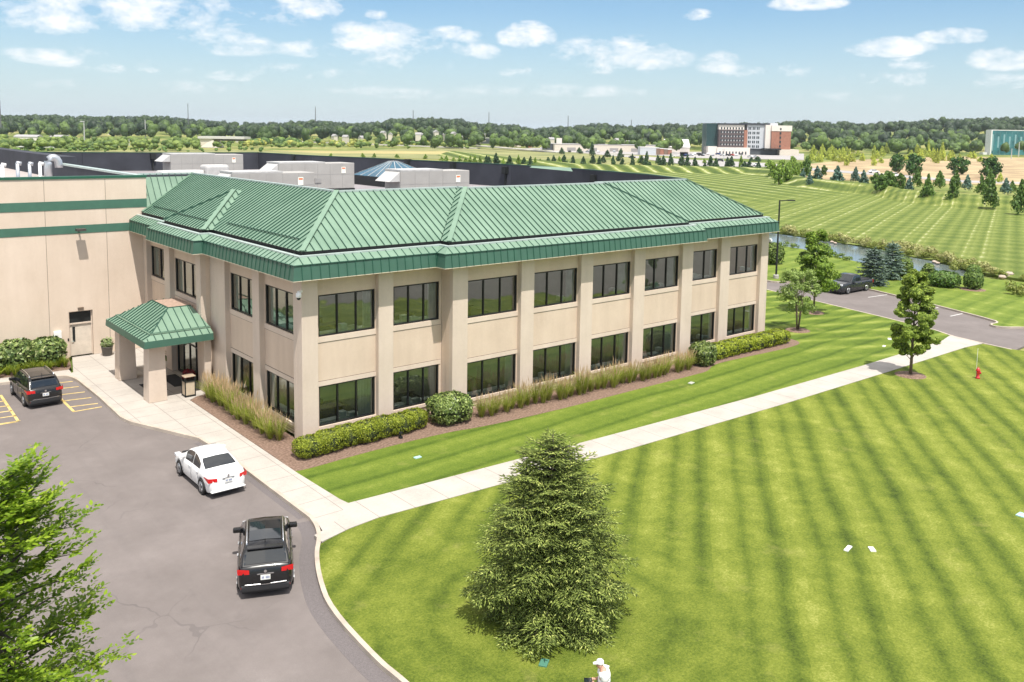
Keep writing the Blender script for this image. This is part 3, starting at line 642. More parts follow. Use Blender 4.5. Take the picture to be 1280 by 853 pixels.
cp_ = MB(); cp_.box(-.3, .2, 24.05, 46, 11.7, 11.84); part('wing_side_coping', cp_, GUT)
cp_ = MB(); cp_.box(-.26, -.22, 24.05, 46, 10.4, 11.7); cp_.box(.12,.15,24.05,46,9.6,11.7); part('wing_parapet_back', cp_, CHAR)
rf = MB(); rf.box(WX0+.4, -.26, 24.0, 46, 10.2, 10.42); part('wing_roof', rf, ROOFL)
rf = MB(); rf.box(-.2, 1.2, 46, 82, 9.5, 12.4); rf.box(WX0, -.2, 46.0, 46.3, 9.8, 10.5); part('wing_rear_parapet', rf, CHAR)
rf = MB(); rf.box(WX0+.4, -.2, 46.3, 95, 10.0, 10.45); part('wing_rear_roof', rf, ROOFL)
# door with transom in the wing, sign light, electrical box
dr = MB(); dr.box(-4.93, -3.62, 23.86, 23.9, .02, 2.12); d_ = part('door', dr, mat('door_beige', (.62,.54,.45), .6))
MB().box(-4.99, -4.93, 23.78, 23.95, 0, 3.01).box(-3.62, -3.56, 23.78, 23.95, 0, 3.01).box(-4.93, -3.62, 23.78, 23.95, 2.12, 2.22).box(-4.93,-3.62,23.78,23.95,2.95,3.01).build('door_frame', TRIM, d_)
MB().box(-4.93, -3.62, 23.83, 23.86, 2.22, 2.95).build('transom', BLACK, d_)
MB().box(-4.76, -4.6, 23.845, 23.862, .95, 1.95).build('vision_pane', BLACK, d_); MB().tube([(-4.85,23.8,1.0),(-4.7,23.8,1.0)], .02).build('door_handle', GUT, d_)
part('wall_box', MB().box(-5.95,-5.5,23.42,23.6,1.25,1.85), mat('box_white', (.85,.84,.82), .5), bevel=.02)
part('door_lamp', MB().box(-4.45,-4.1,23.48,23.6,3.12,3.26), mat('bronze', (.15,.11,.08), .5))
part('card_reader', MB().box(-5.12,-5.04,23.57,23.6,1.1,1.28), BLACK)
# wall floodlight
fl_ = MB(); fl_.tube([(-4.22,23.6,8.35),(-4.22,23.2,8.42)], .05, 6); fl_.box(-4.5,-3.95,22.75,23.25,8.36,8.5); part('flood_lamp', fl_, mat('bronze_dark', (.06,.05,.045), .5))
# vent pipes on the wing roof: white stubs and one big galvanised gooseneck
def pipe(u, vb, vt, r, m, goose):
    p = at(u, 219.5, 11.2); k = 26.5/1; y = 30.
    s = (y-CAM[1])/ray(u, 210)[1]; b = CAM+ray(u, 210)*s; x = b[0]; zt = (CAM+ray(u, vt)*s)[2]
    mb = MB()
    if goose:
        pts = [(x,y,10.4), (x,y,zt-r*2.2)]+[(x+r*1.35*(1-math.cos(a)), y, zt-r*2.2+r*2.0*math.sin(a)) for a in np.linspace(.4, math.pi, 7)]
        pts.append((x+r*2.7, y, zt-r*3.0)); mb.tube(pts, r, 10)
    else: mb.tube([(x,y,10.4), (x,y,zt-.1)], r, 10); mb.tube([(x-r*.6,y,zt-.1), (x+r*2.,y,zt-.16)], r*1.15, 8)
    part('vent_pipe', mb, m, smooth=True)
WP = mat('pvc_white', (.8,.8,.8), .5); GV = mat('galvanised', (.55,.57,.6), .35, .7)
for u, vt in ((3, 204), (37, 202.5), (50, 202.5)): pipe(u, 221, vt, .11, WP if u != 37 else GV, False)
pipe(22, 221, 202, .12, GV, False); pipe(60, 221, 196, .26, GV, True)
# security cameras
def seccam(p, lab, sgn=1):
    o = empty('security_camera', p, 0, lab, 'camera'); W_ = mat('camera_white', (.85,.85,.85), .35)
    MB().box(-.06,.06,-.34,0,-.04,.06).build('bracket', W_, o); MB().lathe([(.07,0),(.13,-.04),(.13,-.2),(.1,-.24)], (0,-.32,0), 12).build('housing', W_, o, smooth=True)
    MB().lathe([(.1,0),(.09,-.06),(.05,-.11),(.01,-.12)], (0,-.32,-.24), 12).build('dome', BLACK, o, smooth=True); return o
c_ = seccam((-.32,-.34,7.5), 'white dome security camera on the near corner pilaster under the green eave'); c_.rotation_euler = (0,0,math.radians(-50))
c_ = seccam((37.72,-.1,7.45), 'small white dome security camera at the far right end of the long facade'); c_.rotation_euler = (0,0,math.radians(70))
# ---- entrance doors under canopy
ed = MB(); 
for y in (12.2, 13.25, 14.3, 15.35, 16.35): ed.box(-.5, -.4, y-.04, y+.04, 0, 2.72)
ed.box(-.5,-.4,12.2,16.35,2.66,2.75); ed.box(-.5,-.4,12.2,16.35,2.05,2.11); ed.box(-.5,-.4,12.2,16.35,0,.12); e_ = part('entrance_door', ed, DARK)
MB().quad((-.45,16.3,.1),(-.45,12.2,.1),(-.45,12.2,2.7),(-.45,16.3,2.7)).build('pane', GLASS, e_)
part('entrance_jamb', MB().box(-.56,-.3,11.9,12.16,0,2.76).box(-.56,-.3,16.4,16.6,0,2.76), WALL)
# ---- canopy
CN = empty('entrance_canopy', (0,0,0), 0, 'green roofed entrance canopy on two thick beige columns in front of the doors', 'canopy')
x0, x1, y0, y1, zc = -4.42, -.62, 10.02, 17.35, 3.2
def ring(o, z): return [(x0+o, y0+o, z), (x0+o, y1-o, z), (x1, y1-o, z), (x1, y0+o, z)]
cf = MB(); A, B_ = ring(0, zc), ring(0.04, zc+.38)
for i, j in ((0,1),(1,2),(3,0)): cf.quad(A[i], A[j], B_[j], B_[i])
cf.build('canopy_fascia', FASC, CN)
cs_ = MB(); C_ = ring(.5, zc+.62); 
for i, j in ((0,1),(1,2),(3,0)): cs_.quad(B_[i], B_[j], C_[j], C_[i])
RBs, RSs = RB, RS; RB, RS = MB(), MB()
D = ring(.56, zc+.66); top = [(-2.35, 12.35, 4.85), (-2.35, 15.1, 4.85), (-1.05, 15.1, 4.85), (-1.05, 12.35, 4.85)]
roof_poly([D[0], D[1], top[1], top[0]], (-1,0), .42)
roof_poly([D[3], D[0], top[0], top[3]], (0,-1), .42)
roof_poly([D[1], D[2], top[2], top[1]], (0,1), .42)
Sv = RB; 
SK1 = RS; RB = MB(); RS = MB()
roof_poly([B_[0], B_[1], C_[1], C_[0]], (-1,0), .42); roof_poly([B_[3], B_[0], C_[0], C_[3]], (0,-1), .42)
build2('canopy_roof', Sv, GREEN, SK1, SEAM, CN); build2('canopy_skirt', RB, GREEN, RS, SEAM, CN)
gp = MB(); g0, g1 = ring(.5, zc+.66), ring(.6, zc+.62)
for i, j in ((0,1),(1,2),(3,0)): gp.bar(g0[i], g0[j], .09, .05)
gp.build('canopy_gutter', GREEN, CN)
gp = MB()
for i, j in ((0,1),(3,0)): gp.bar(tuple(np.array(D[i])+[0.0,0,.02]), tuple(np.array(D[j])+[0,0,.02]), .05, .05)
gp.bar(D[0], top[0], .06, .06); gp.bar(top[0], top[1], .06, .06); gp.bar(top[0], top[3], .06, .06); gp.build('canopy_flashing', SEAM, CN)
RB, RS = RBs, RSs
MB().box(-2.33,-.9,12.37,15.08,4.7,4.84).build('canopy_top', mat('top_gravel', (.36,.25,.19), .95, var=.3, scale=6., bump=.5), CN)
MB().box(x0+.06, x1, y0+.06, y1-.06, zc-.02, zc+.03).build('canopy_soffit', SOFF, CN)
MB().box(-.8, -.56, 11.3, 16.9, 3.24, 4.6).build('canopy_wall', WALL, CN)
for y in (10.62, 16.05):
    z = zc; b = MB().add([(-4.08,y-.03,0),(-3.08,y-.03,0),(-3.08,y+.95,0),(-4.08,y+.95,0),(-4.0,y+.04,z),(-3.14,y+.04,z),(-3.14,y+.9,z),(-4.0,y+.9,z)], [(0,3,2,1),(4,5,6,7),(0,1,5,4),(1,2,6,5),(2,3,7,6),(3,0,4,7)])
    b.build('column', PILM, CN, bevel=.02)
MB().box(-.95,-.56,10.62,11.6,0,3.2).build('column', PILM, CN, bevel=.02)
tag(MB().box(-3.4,-2.4,12.6,14.6,0,.015).build('door_mat', mat('mat_black', (.02,.02,.022), .95, bump=.5), None), 'black rectangular mat between the canopy columns', 'mat')
tag(MB().box(-1.9,-.95,12.9,15.6,0,.015).build('door_mat', _M['mat_black'], None), 'black mat right in front of the entrance doors', 'mat')
# ================================================================ ROOFTOP THINGS
HV = mat('hvac_grey', (.38,.365,.345), .6, .1, .3, var=.08, scale=.8); HVD = mat('hvac_dark', (.12,.12,.12), .6)
def hvac(loc, L, W_, H, lab, rz_=0., hood=True):
    o = empty('rooftop_unit', loc, rz_, lab, 'air handler', 'large grey rooftop air units')
    MB().box(-L/2,L/2,-W_/2,W_/2,.35,H).build('casing', HV, o, bevel=.04)
    MB().box(-L/2-.03,L/2+.03,-W_/2-.03,W_/2+.03,0,.35).build('curb', BLACK, o)
    p = MB(); n = max(3, int(L/1.1))
    for k in range(1, n): x = -L/2+L*k/n; p.box(x-.012,x+.012,-W_/2-.012,-W_/2,.4,H-.05)
    for k in range(1, 3): y = -W_/2+W_*k/3; p.box(-L/2-.012,-L/2,y-.01,y+.01,.4,H-.05)
    p.box(-L/2,L/2,-W_/2-.01,-W_/2,H*.62,H*.62+.015); p.build('panel_seams', mat('seam_grey', (.30,.29,.28), .6), o)
    MB().box(L/2-1.3,L/2-.9,-W_/2-.03,-W_/2,H-.9,H-.35).build('warning_sticker', mat('sticker_pale', (.85,.84,.75), .6), o)
    MB().box(L/2-1.25,L/2-.95,-W_/2-.045,-W_/2-.03,H-.52,H-.4).build('sticker_band', mat('sticker_orange', (.75,.20,.08), .6), o)
    MB().box(-.3,.3,-W_/2-.06,-W_/2,H*.35,H*.5).build('handle_panel', mat('seam_grey', (.3,.29,.28)), o)
    MB().box(-L/2,L*.1,-W_/2,W_/2,H,H+.12).build('lid', mat('hvac_white', (.50,.49,.475), .5, .1), o)
    if hood:
        h = MB().add([(-L/2-.9,-W_/2+.1,H-.75),(-L/2,-W_/2+.1,H-.75),(-L/2,W_/2-.1,H-.75),(-L/2-.9,W_/2-.1,H-.75),(-L/2,-W_/2+.1,H-.05),(-L/2,W_/2-.1,H-.05)], [(0,3,2,1),(0,1,4),(3,5,2),(0,4,5,3),(1,2,5,4)])
        h.build('intake_hood', _M['hvac_white'], o)
    return o
def place_hv(ur, vt, ztop, L, W_, lab, hood=True, rz_=0.):
    p = at(ur, vt, ztop); hvac((p[0]-L/2, p[1]+W_/2, 9.6), L, W_, ztop-9.6, lab, rz_, hood)
place_hv(587, 213, 12.15, 6.3, 2.2, 'boxy grey rooftop unit with an angled hood beside the glass skylight')
place_hv(443, 203.8, 12.2, 7.2, 2.4, 'tall grey rooftop unit on a black curb, middle of the roof')
place_hv(393, 215.5, 12.0, 6.2, 2.2, 'low grey rooftop unit just behind the green ridge, in front of the tall unit', True)
place_hv(304, 193.2, 12.2, 8., 2.6, 'farthest and leftmost grey rooftop unit, standing by the dark rear parapet')
for (u, v, z, w, h, lab) in ((268,206,11.3,2.6,.5,'white rounded duct cover on the roof left of the grey units'),(225,213,11.3,4.,.4,'long low white duct lying behind the left green ridge')):
    p = at(u, v, z); o = empty('roof_duct', (p[0], p[1], 9.6), .1, lab, 'duct'); H = z-9.6
    MB().box(-w/2,w/2,-.8,.8,.1,H).build('casing', _M['hvac_white'], o, bevel=.25); MB().box(-w/2-.6,-w/2,-.5,.5,.2,H*.7).build('elbow', HV, o, bevel=.1)
sk = empty('roof_skylight', (0,0,0), 0, 'pyramid glass skylight with blue panes on a dark curb', 'skylight')
a = at(455,221.5,10.6); b = a+np.array([5.6,-4.0,0]); a = a[:2]; s_ = 5.6
cx_, cy_ = at(492, 219, 10.6)[:2]; hs = 3.0
MB().box(cx_-hs,cx_+hs,cy_-hs,cy_+hs,9.6,10.55).build('curb', BLACK, sk)
g = MB(); ap = 12.0
for q in ((-hs,-hs,hs,-hs),(hs,-hs,hs,hs),(hs,hs,-hs,hs),(-hs,hs,-hs,-hs)):
    g.quad((cx_+q[0],cy_+q[1],10.56),(cx_+q[2],cy_+q[3],10.56),(cx_+q[2]*.12,cy_+q[3]*.12,ap),(cx_+q[0]*.12,cy_+q[1]*.12,ap))
g.build('glazing', mat('skylight_glass', (.05,.12,.17), .08, 0, .8, var=.2, scale=1.), sk)
br = MB()
for k in range(-2, 3):
    t_ = k/2.; 
    for sx, sy in ((1,0),(-1,0),(0,1),(0,-1)):
        b0 = (cx_+(sx*hs if sx else t_*hs), cy_+(sy*hs if sy else t_*hs), 10.58); b1 = (cx_+(sx*hs*.12 if sx else t_*hs*.12), cy_+(sy*hs*.12 if sy else t_*hs*.12), ap+.02); br.bar(b0, b1, .06, .06)
br.build('glazing_bars', mat('bar_pale', (.5,.52,.52), .4, .3), sk)
# ================================================================ VEHICLES
def paint(name, c, rough=.25, spec=.5):
    if name in _M: return _M[name]
    m, t = nt(name); p = finish(t, c, rough, 0, spec); p.inputs['Coat Weight'].default_value = .3; p.inputs['Coat Roughness'].default_value = .04; _M[name] = m; return m
CG = None
def carglass():
    global CG
    if CG: return CG
    m, t = nt('car_glass'); finish(t, (.012,.016,.02), .04, 0, .9); CG = m; return m
TYRE = mat('tyre', (.02,.02,.02), .85); RIM = mat('rim_alloy', (.45,.46,.48), .3, .8, obj=True); PLAS = mat('black_plastic', (.02,.02,.022), .6)
REDL = paint('tail_red', (.55,.01,.01), .15); CHR = mat('chrome', (.75,.76,.78), .15, 1.); PLT = mat('plate_white', (.75,.75,.72), .5); PLB = mat('plate_ink', (.1,.15,.35), .5); HL = paint('head_lamp', (.6,.62,.65), .08)
def car(name, lab, cat, loc, heading, paintm, kind='suv', L=4.4, Wd=1.82, H=1.68, wb=2.64, group=None, rails=False, roofm=None):
    """x forward; body built as a loft of cross sections"""
    o = empty(name, loc, heading, lab, cat, group); hw = Wd/2; R = .34 if kind != 'pickup' else .39
    xf, xr = wb/2+.02, -wb/2+.02; x0, x1 = -L/2, L/2
    interp = lambda x, P: float(np.interp(x, [p[0]*L/2 for p in P], [p[1] for p in P]))
    if kind == 'sedan':
        belt = [(-1,.60),(-.985,.93),(-.93,1.0),(-.62,1.03),(-.4,1.0),(.3,.94),(.5,.93),(.8,.80),(.95,.66),(1,.45)]
        wid = [(-1,.70),(-.97,.86),(-.85,.95),(-.5,1),(.5,1),(.8,.96),(.95,.84),(1,.66)]
        roofp = [(-.66,1.03),(-.34,1.36),(-.2,H-.04),(.0,H),(.14,H-.03),(.24,H-.1),(.56,.93)]
    elif kind == 'pickup':
        belt = [(-1,.98),(-.99,1.12),(-.3,1.13),(.0,1.12),(.42,1.12),(.6,1.13),(.9,1.04),(.985,.95),(1,.6)]
        wid = [(-1,.93),(-.98,.98),(-.6,1),(.6,1),(.9,.97),(.98,.90),(1,.84)]
        roofp = [(-.27,1.12),(-.22,H-.12),(-.12,H-.02),(.02,H),(.16,H-.05),(.42,1.12)]
    else:
        belt = [(-1,.62),(-.985,.98),(-.95,1.1),(-.8,1.13),(-.4,1.08),(.3,1.02),(.5,1.02),(.82,.93),(.95,.78),(1,.5)]
        wid = [(-1,.74),(-.97,.90),(-.85,.97),(-.5,1),(.5,1),(.8,.96),(.95,.86),(1,.70)]
        roofp = [(-.945,1.1),(-.80,H-.16),(-.68,H-.05),(-.3,H),(.05,H-.01),(.2,H-.07),(.56,1.02)]
    xs = sorted(set([x0, x0+.03, x1, x1-.03]+list(np.linspace(x0+.08, x1-.08, 46))))
    prof = []
    for x in xs:
        w = hw*interp(x, wid); zb = interp(x, belt); sill = .24+(.10*max(0, abs(x)/(L/2)-.86)/.14)
        za = sill
        for xc in (xf, xr):
            d = abs(x-xc)
            if d < R+.05: za = max(za, .32+math.sqrt((R+.05)**2-d*d))
        za = min(za, zb-.12); zm = (za+zb)/2
        z1_ = max(za+.03, .5); z1_ = min(z1_, zb-.08)
        P = [(w*.93, za), (w*.985, za+(z1_-za)*.5), (w, z1_+(zb-z1_)*.2), (w*.985, z1_+(zb-z1_)*.65), (w*.93, zb-.02), (w*.86, zb), (w*.5, zb+.022), (0, zb+.03)]
        prof.append(P)
    mb = MB(); n = len(prof[0])*2-1
    for x, P in zip(xs, prof):
        for y, z in [(-a, b) for a, b in P]+[(a, b) for a, b in P[::-1][1:]]: mb.v.append((x, y, z))
    for i in range(len(xs)-1):
        for k in range(n-1): mb.f.append((i*n+k, i*n+k+1, (i+1)*n+k+1, (i+1)*n+k))
    mb.f.append(tuple(range(n-1,-1,-1))); mb.f.append(tuple((len(xs)-1)*n+k for k in range(n)))
    b_ = mb.build('body', paintm, o, smooth=True, recalc=True)
    MB().box(x0+.15, x1-.15, -hw*.82, hw*.82, .16, .5).build('underbody', PLAS, o)
    # cabin: stations along roofp; lower outline at belt, roof inset
    xs2 = np.linspace(roofp[0][0]*L/2, roofp[-1][0]*L/2, 41); cab = MB(); m_ = 9; gl = MB()
    rp = [(p[0]*L/2, p[1]) for p in roofp]
    wtop = hw*(.70 if kind != 'pickup' else .74)
    pts = []
    for x in xs2:
        zr = float(np.interp(x, [p[0] for p in rp], [p[1] for p in rp])); zb = interp(x, belt)+.0; f = max(0., min(1., (zr-zb)/(H-zb)))
        wl_ = hw*.90*interp(x, wid); wr = wl_+(wtop-wl_)*f
        P = [(wl_, zb-.03), (wl_+(wr-wl_)*.55, zb+(zr-zb)*.55), (wr, zr-.05*f), (wr*.93, zr-.008), (0, zr+.02*f)]
        pts.append(P)
        for y, z in [(-a, b) for a, b in P]+[(a, b) for a, b in P[::-1][1:]]: cab.v.append((x, y, z))
    for i in range(len(xs2)-1):
        for k in range(m_-1): cab.f.append((i*m_+k, i*m_+k+1, (i+1)*m_+k+1, (i+1)*m_+k))
    cab.build('cabin', paintm, o, smooth=True, recalc=True)
    def cp(x, k, sgn, out=.012):     # point on the cabin skin pushed outwards
        i = float(np.interp(x, xs2, range(len(xs2)))); i0 = min(int(i), len(xs2)-2); f = i-i0
        a = [pts[i0][k][j]*(1-f)+pts[i0+1][k][j]*f for j in (0,1)]; return (x, sgn*(a[0]+out), a[1])
    def side(sgn, xa, xb, name='side_window', ka=0.12, kb=.93):
        mb = MB(); S = np.linspace(xa, xb, 14); rows = []
        for x in S:
            p0, p1, p2 = cp(x,0,sgn), cp(x,1,sgn), cp(x,2,sgn)
            P0 = Vector(p0).lerp(Vector(p1), .14); P2 = Vector(p1).lerp(Vector(p2), .93); rows.append((P0, Vector(p1), P2))
        for i in range(len(rows)-1):
            for k in (0,1): mb.quad(rows[i][k], rows[i+1][k], rows[i+1][k+1], rows[i][k+1])
        mb.build(name, carglass(), o, smooth=True)
    for sgn in (-1, 1):
        if kind == 'sedan': spans = [(-.46,-.10),(-.075,.30)]
        elif kind == 'pickup': spans = [(-.20,.035),(.06,.27)]
        else: spans = [(-.76,-.50),(-.475,-.09),(-.065,.32)]
        for a, b in spans: side(sgn, a*L/2, b*L/2)
        # door seams and handles
        sm = MB()
        for f in ((-.45,-.08,.36) if kind != 'pickup' else (-.22,.05,.32)):
            x = f*L/2; i = int(np.argmin([abs(q-x) for q in xs])); P = prof[i]
            for k in range(1, 4): sm.bar((x, sgn*(P[k][0]+.002), P[k][1]), (x, sgn*(P[k+1][0]+.002), P[k+1][1]), .012, .012)
        sm.build('door_seam', PLAS, o)
        for f in ((-.40,-.0) if kind != 'pickup' else (-.18,.1)):
            x = f*L/2; MB().box(x-.09, x+.09, sgn*hw*.985-.02, sgn*hw*.985+.025, .84 if kind == 'sedan' else .93, .88 if kind == 'sedan' else .97).build('door_handle', CHR if kind != 'sedan' else paintm, o)
        xm = (.36 if kind != 'pickup' else .30)*L/2
        MB().box(xm-.09, xm+.09, sgn*(hw-.04)-.13 if sgn < 0 else hw-.06, sgn*(hw-.04)+.0 if sgn < 0 else hw+.2, 1.0, 1.16).build('mirror', paintm if kind == 'sedan' else PLAS, o, bevel=.03) if False else \
        MB().box(xm-.08, xm+.10, min(sgn*(hw-.1), sgn*(hw+.2)), max(sgn*(hw-.1), sgn*(hw+.2)), .98, 1.15).build('mirror', paintm, o, bevel=.04)
    # windscreen and rear window
    def glassband(xa, xb, name, wf=.90):
        mb = MB(); S = np.linspace(xa, xb, 8); rows = []
        for x in S:
            l = [cp(x, k, -1, 0) for k in (2,3,4)]; r = [cp(x, k, 1, 0) for k in (3,2)]
            row = [Vector((p[0], p[1]*wf, p[2]+.014)) for p in l+r]
            nx = .012 if xa > 0 else -.012
            rows.append([q+Vector((nx,0,0)) for q in row])
        for i in range(len(rows)-1):
            for k in range(4): mb.quad(rows[i][k], rows[i+1][k], rows[i+1][k+1], rows[i][k+1])
        mb.build(name, carglass(), o, smooth=True)
    if kind == 'sedan': glassband(-.62*L/2, -.36*L/2, 'rear_window'); glassband(.22*L/2, .53*L/2, 'windscreen')
    elif kind == 'pickup': glassband(-.265*L/2, -.225*L/2, 'rear_window'); glassband(.18*L/2, .40*L/2, 'windscreen')
    else:
        glassband(-.93*L/2, -.80*L/2, 'rear_window'); glassband(.20*L/2, .53*L/2, 'windscreen')
        if rails: glassband(-.62*L/2, .12*L/2, 'sunroof', .86) if roofm is None else None
        MB().box(-.80*L/2-.1, -.74*L/2, -wtop*.9, wtop*.9, H-.13, H-.075).build('rear_spoiler', paintm, o, bevel=.02)
    MB().bar((-.86*L/2 if kind != 'sedan' else -.55*L/2, -.1, (1.22 if kind != 'sedan' else 1.13)), (-.86*L/2 if kind != 'sedan' else -.55*L/2, .28, 1.25 if kind != 'sedan' else 1.15), .02, .02).build('wiper', PLAS, o) if kind == 'suv' else None
    if rails:
        for sgn in (-1,1):
            mb = MB(); S = [-.70, -.62, -.3, .0, .12, .16]; mb.tube([(s*L/2, sgn*wtop*.92, float(np.interp(s*L/2,[p[0] for p in rp],[p[1] for p in rp]))+(.045 if 0 < i < 5 else -.02)) for i, s in enumerate(S)], .022, 6); mb.build('roof_rail', CHR, o, smooth=True)
    MB().tube([(-.66*L/2 if kind != 'sedan' else -.3*L/2, 0, H-.03), (-.70*L/2 if kind != 'sedan' else -.34*L/2, 0, H+.09)], .012, 5).build('antenna', PLAS, o)
    # lamps, bumper, plate
    for sgn in (-1,1):
        zt = .98 if kind != 'sedan' else .84
        if kind == 'pickup': mb = MB().box(x0-.015, x0+.06, min(sgn*hw*.80,sgn*hw*.97), max(sgn*hw*.80,sgn*hw*.97), .78, 1.08)
        else:
            ya, yb = sgn*hw*.55, sgn*hw*.955
            mb = MB().add([(x0+.015, ya, zt-.10), (x0+.12, yb, zt-.13), (x0+.12, yb, zt+.06), (x0+.03, ya, zt+.04), (x0+.52, sgn*hw*1.0, zt+.02), (x0+.52, sgn*hw*1.0, zt+.06), (x0+.12, ya, zt-.1), (x0+.12, ya, zt+.04)],
                          [(0,1,2,3),(1,4,5,2)])
            mb.v = [(x-.035, y*1.015, z) for x, y, z in mb.v]
        mb.v = mb.v[:6] if kind != 'pickup' else mb.v; mb.build('tail_light', REDL, o)
        mb = MB().box(x1-.32, x1-.06, min(sgn*hw*.62,sgn*hw*.90), max(sgn*hw*.62,sgn*hw*.90), .66 if kind != 'pickup' else .86, .80 if kind != 'pickup' else 1.02); mb.build('headlight', HL, o, bevel=.03)
        if kind == 'suv': MB().box(x0-.02, x0+.05, min(sgn*hw*.62,sgn*hw*.85), max(sgn*hw*.62,sgn*hw*.85), .40, .46).build('reflector', REDL, o)
    MB().box(x0-.035, x0+.2, -hw*.86, hw*.86, .28, .50 if kind != 'sedan' else .34).build('rear_bumper', PLAS if kind == 'suv' else paintm, o, bevel=.05)
    if kind == 'suv': MB().tube([(x0-.045, y*hw, .52+.03*abs(y)) for y in np.linspace(-.72,.72,7)], .018, 5).build('bumper_trim', CHR, o)
    MB().box(x1-.12, x1+.03, -hw*.84, hw*.84, .28, .55).build('front_bumper', PLAS if kind == 'suv' else paintm, o, bevel=.06)
    MB().box(x1-.06, x1+.02, -hw*.45, hw*.45, .58, .74 if kind != 'pickup' else .95).build('grille', PLAS, o)
    zp = .74 if kind != 'sedan' else .72
    pm = MB().box(x0-.03, x0-.005, -.155, .155, zp-.08, zp+.08).build('licence_plate', PLT, o)
    pk = MB()
    for k in range(6): pk.box(x0-.034, x0-.03, -.12+k*.042, -.095+k*.042, zp-.035, zp+.035) if k != 3 else None
    pk.build('plate_characters', PLB, pm)
    MB().box(x0-.02, x0+.02, -.26, .26, zp+.10, zp+.125).build('plate_trim', CHR, o); MB().lathe([(.05,0),(.05,.02)], (0,0,0), 12).build('emblem', CHR, o).matrix_local = Matrix.Translation((x0+.0, 0, zp+.2)) @ Matrix.Rotation(-math.pi/2, 4, 'Y')
    for xc in (xf, xr):
        for sgn in (-1,1):
            y = sgn*(hw-.11)
            tw = MB(); tw.lathe([(R*.55,-.1),(R*.94,-.11),(R,-.07),(R,.07),(R*.94,.11),(R*.55,.1)], (0,0,0), 24)
            t_ = tw.build('wheel', TYRE, o, smooth=False); t_.matrix_local = Matrix.Translation((xc, y, R)) @ Matrix.Rotation(math.pi/2*-sgn, 4, 'X')
            rm_ = MB().lathe([(R*.66,.085),(R*.62,.112),(R*.1,.09),(.03,.11)], (0,0,0), 20)
            for k in range(5):
                a = k*2*math.pi/5; rm_.bar((math.cos(a)*.05, math.sin(a)*.05, .115), (math.cos(a)*R*.6, math.sin(a)*R*.6, .118), .05, .02)
            rm_.build('rim', RIM, t_)
    if kind == 'pickup':
        MB().box(x0+.07, -.28*L/2, -hw*.80, hw*.80, .99, 1.17).build('truck_bed', PLAS, o)
    return o
WHT = paint('paint_white', (.80,.80,.79)); BLK = paint('paint_black', (.008,.008,.009)); BLK2 = paint('paint_black_brown', (.012,.011,.011)); DGR = paint('paint_dark_grey', (.02,.022,.026))
hd = math.atan2(.91, .41)
car('parked_car', 'black crossover with silver roof rails and glass roof, lowest of the cars on the forecourt', 'car', (-6.62, -10.15, -.15), math.atan2(1.56,.70), BLK, 'suv', 4.4, 1.82, 1.66, rails=True)
car('parked_car', 'white four door sedan drawn up beside the kerb in front of the entrance walk', 'car', (-5.32, -1.45, -.15), math.radians(90), WHT, 'sedan', 4.35, 1.70, 1.5, 2.6)
car('parked_car', 'black crossover with brownish roof parked nose in between yellow hatched bays', 'car', (-8.6, 15.95, -.15), math.radians(91.5), BLK2, 'suv', 4.6, 1.84, 1.68, 2.7, rails=True, roofm=1)
car('pickup_truck', 'dark grey crew cab pickup parked across the far road by the pond', 'pickup', (62.6, 6.85, -.15), math.radians(178), DGR, 'pickup', 5.6, 1.95, 1.8, 3.3)
# ================================================================ STREET THINGS
lp = empty('lamp_post', (62.56,15.22,0), 0, 'tall dark single arm lamp post beyond the right end of the building', 'lamp post')
MB().tube([(0,0,0),(0,0,8.4)], [.11,.08], 8).build('pole', BLACK, lp); MB().lathe([(.3,0),(.3,.35),(.2,.4)], n=10).build('base', mat('conc_grey', (.4,.38,.36)), lp)
d_ = ray(990, 250)-ray(975, 250); d_ = d_[:2]/np.linalg.norm(d_[:2]); MB().bar((0,0,8.35),(d_[0]*1.2,d_[1]*1.2,8.4),.1,.08).bar((d_[0]*.8,d_[1]*.8,8.4),(d_[0]*1.6,d_[1]*1.6,8.4),.35,.12).build('lamp_head', BLACK, lp)
hy = empty('fire_hydrant', (39.02,-15.23,0), .4, 'small red fire hydrant alone on the striped lawn at the right', 'hydrant'); RH = paint('hydrant_red', (.50,.02,.02))
MB().lathe([(.15,0),(.15,.05),(.10,.07),(.10,.45),(.14,.47),(.14,.5),(.11,.58),(.06,.66),(.03,.68),(.03,.73),(.0,.74)], n=14).build('barrel', RH, hy, smooth=True)
MB().tube([(-.2,0,.4),(.2,0,.4)], [.06,.06], 10).tube([(0,0,.36),(0,-.18,.36)], .075, 10).build('outlet', RH, hy)
MB().tube([(.12,.1,.1),(.12,.1,1.9)], .012, 5).build('marker_rod', mat('rod_white', (.8,.8,.8)), hy)
tb = empty('trash_bin', (-1.85,10.75,0), 0, 'square beige panelled litter bin with black frame beside the canopy column', 'bin')
MB().box(-.27,.27,-.27,.27,.1,.85).build('panel', mat('bin_tan', (.56,.46,.34), .7), tb)
f_ = MB()
for x in (-.3,.25):
    for y in (-.3,.25): f_.box(x, x+.05, y, y+.05, 0, 1.15)
f_.box(-.3,.3,-.3,.3,.86,.9); f_.box(-.3,.3,-.3,.3,.04,.1); f_.build('frame', BLACK, tb); MB().box(-.32,.32,-.32,.32,1.12,1.2).build('lid', mat('bin_lid', (.38,.30,.22), .6), tb, bevel=.04)
FL_RED = leafmat('flower_red', (.10,.008,.015), (.34,.03,.04), .15); PLG = leafmat('planter_leaf', (.10,.16,.04), (.42,.50,.22), .2, extra=(.55,.6,.35))
def leafball(name, c, r, n, L, m, parent, zs=1., seed=1, core=None):
    d = lumps(n, seed); rr = r*rng.uniform(.5, 1.05, n)[:,None]; P = d*rr; P[:,2] *= zs; P += np.array(c); V, Fq = leafcards(P, d, L, .55, .7)
    return npmesh(name, V, Fq, m, parent)
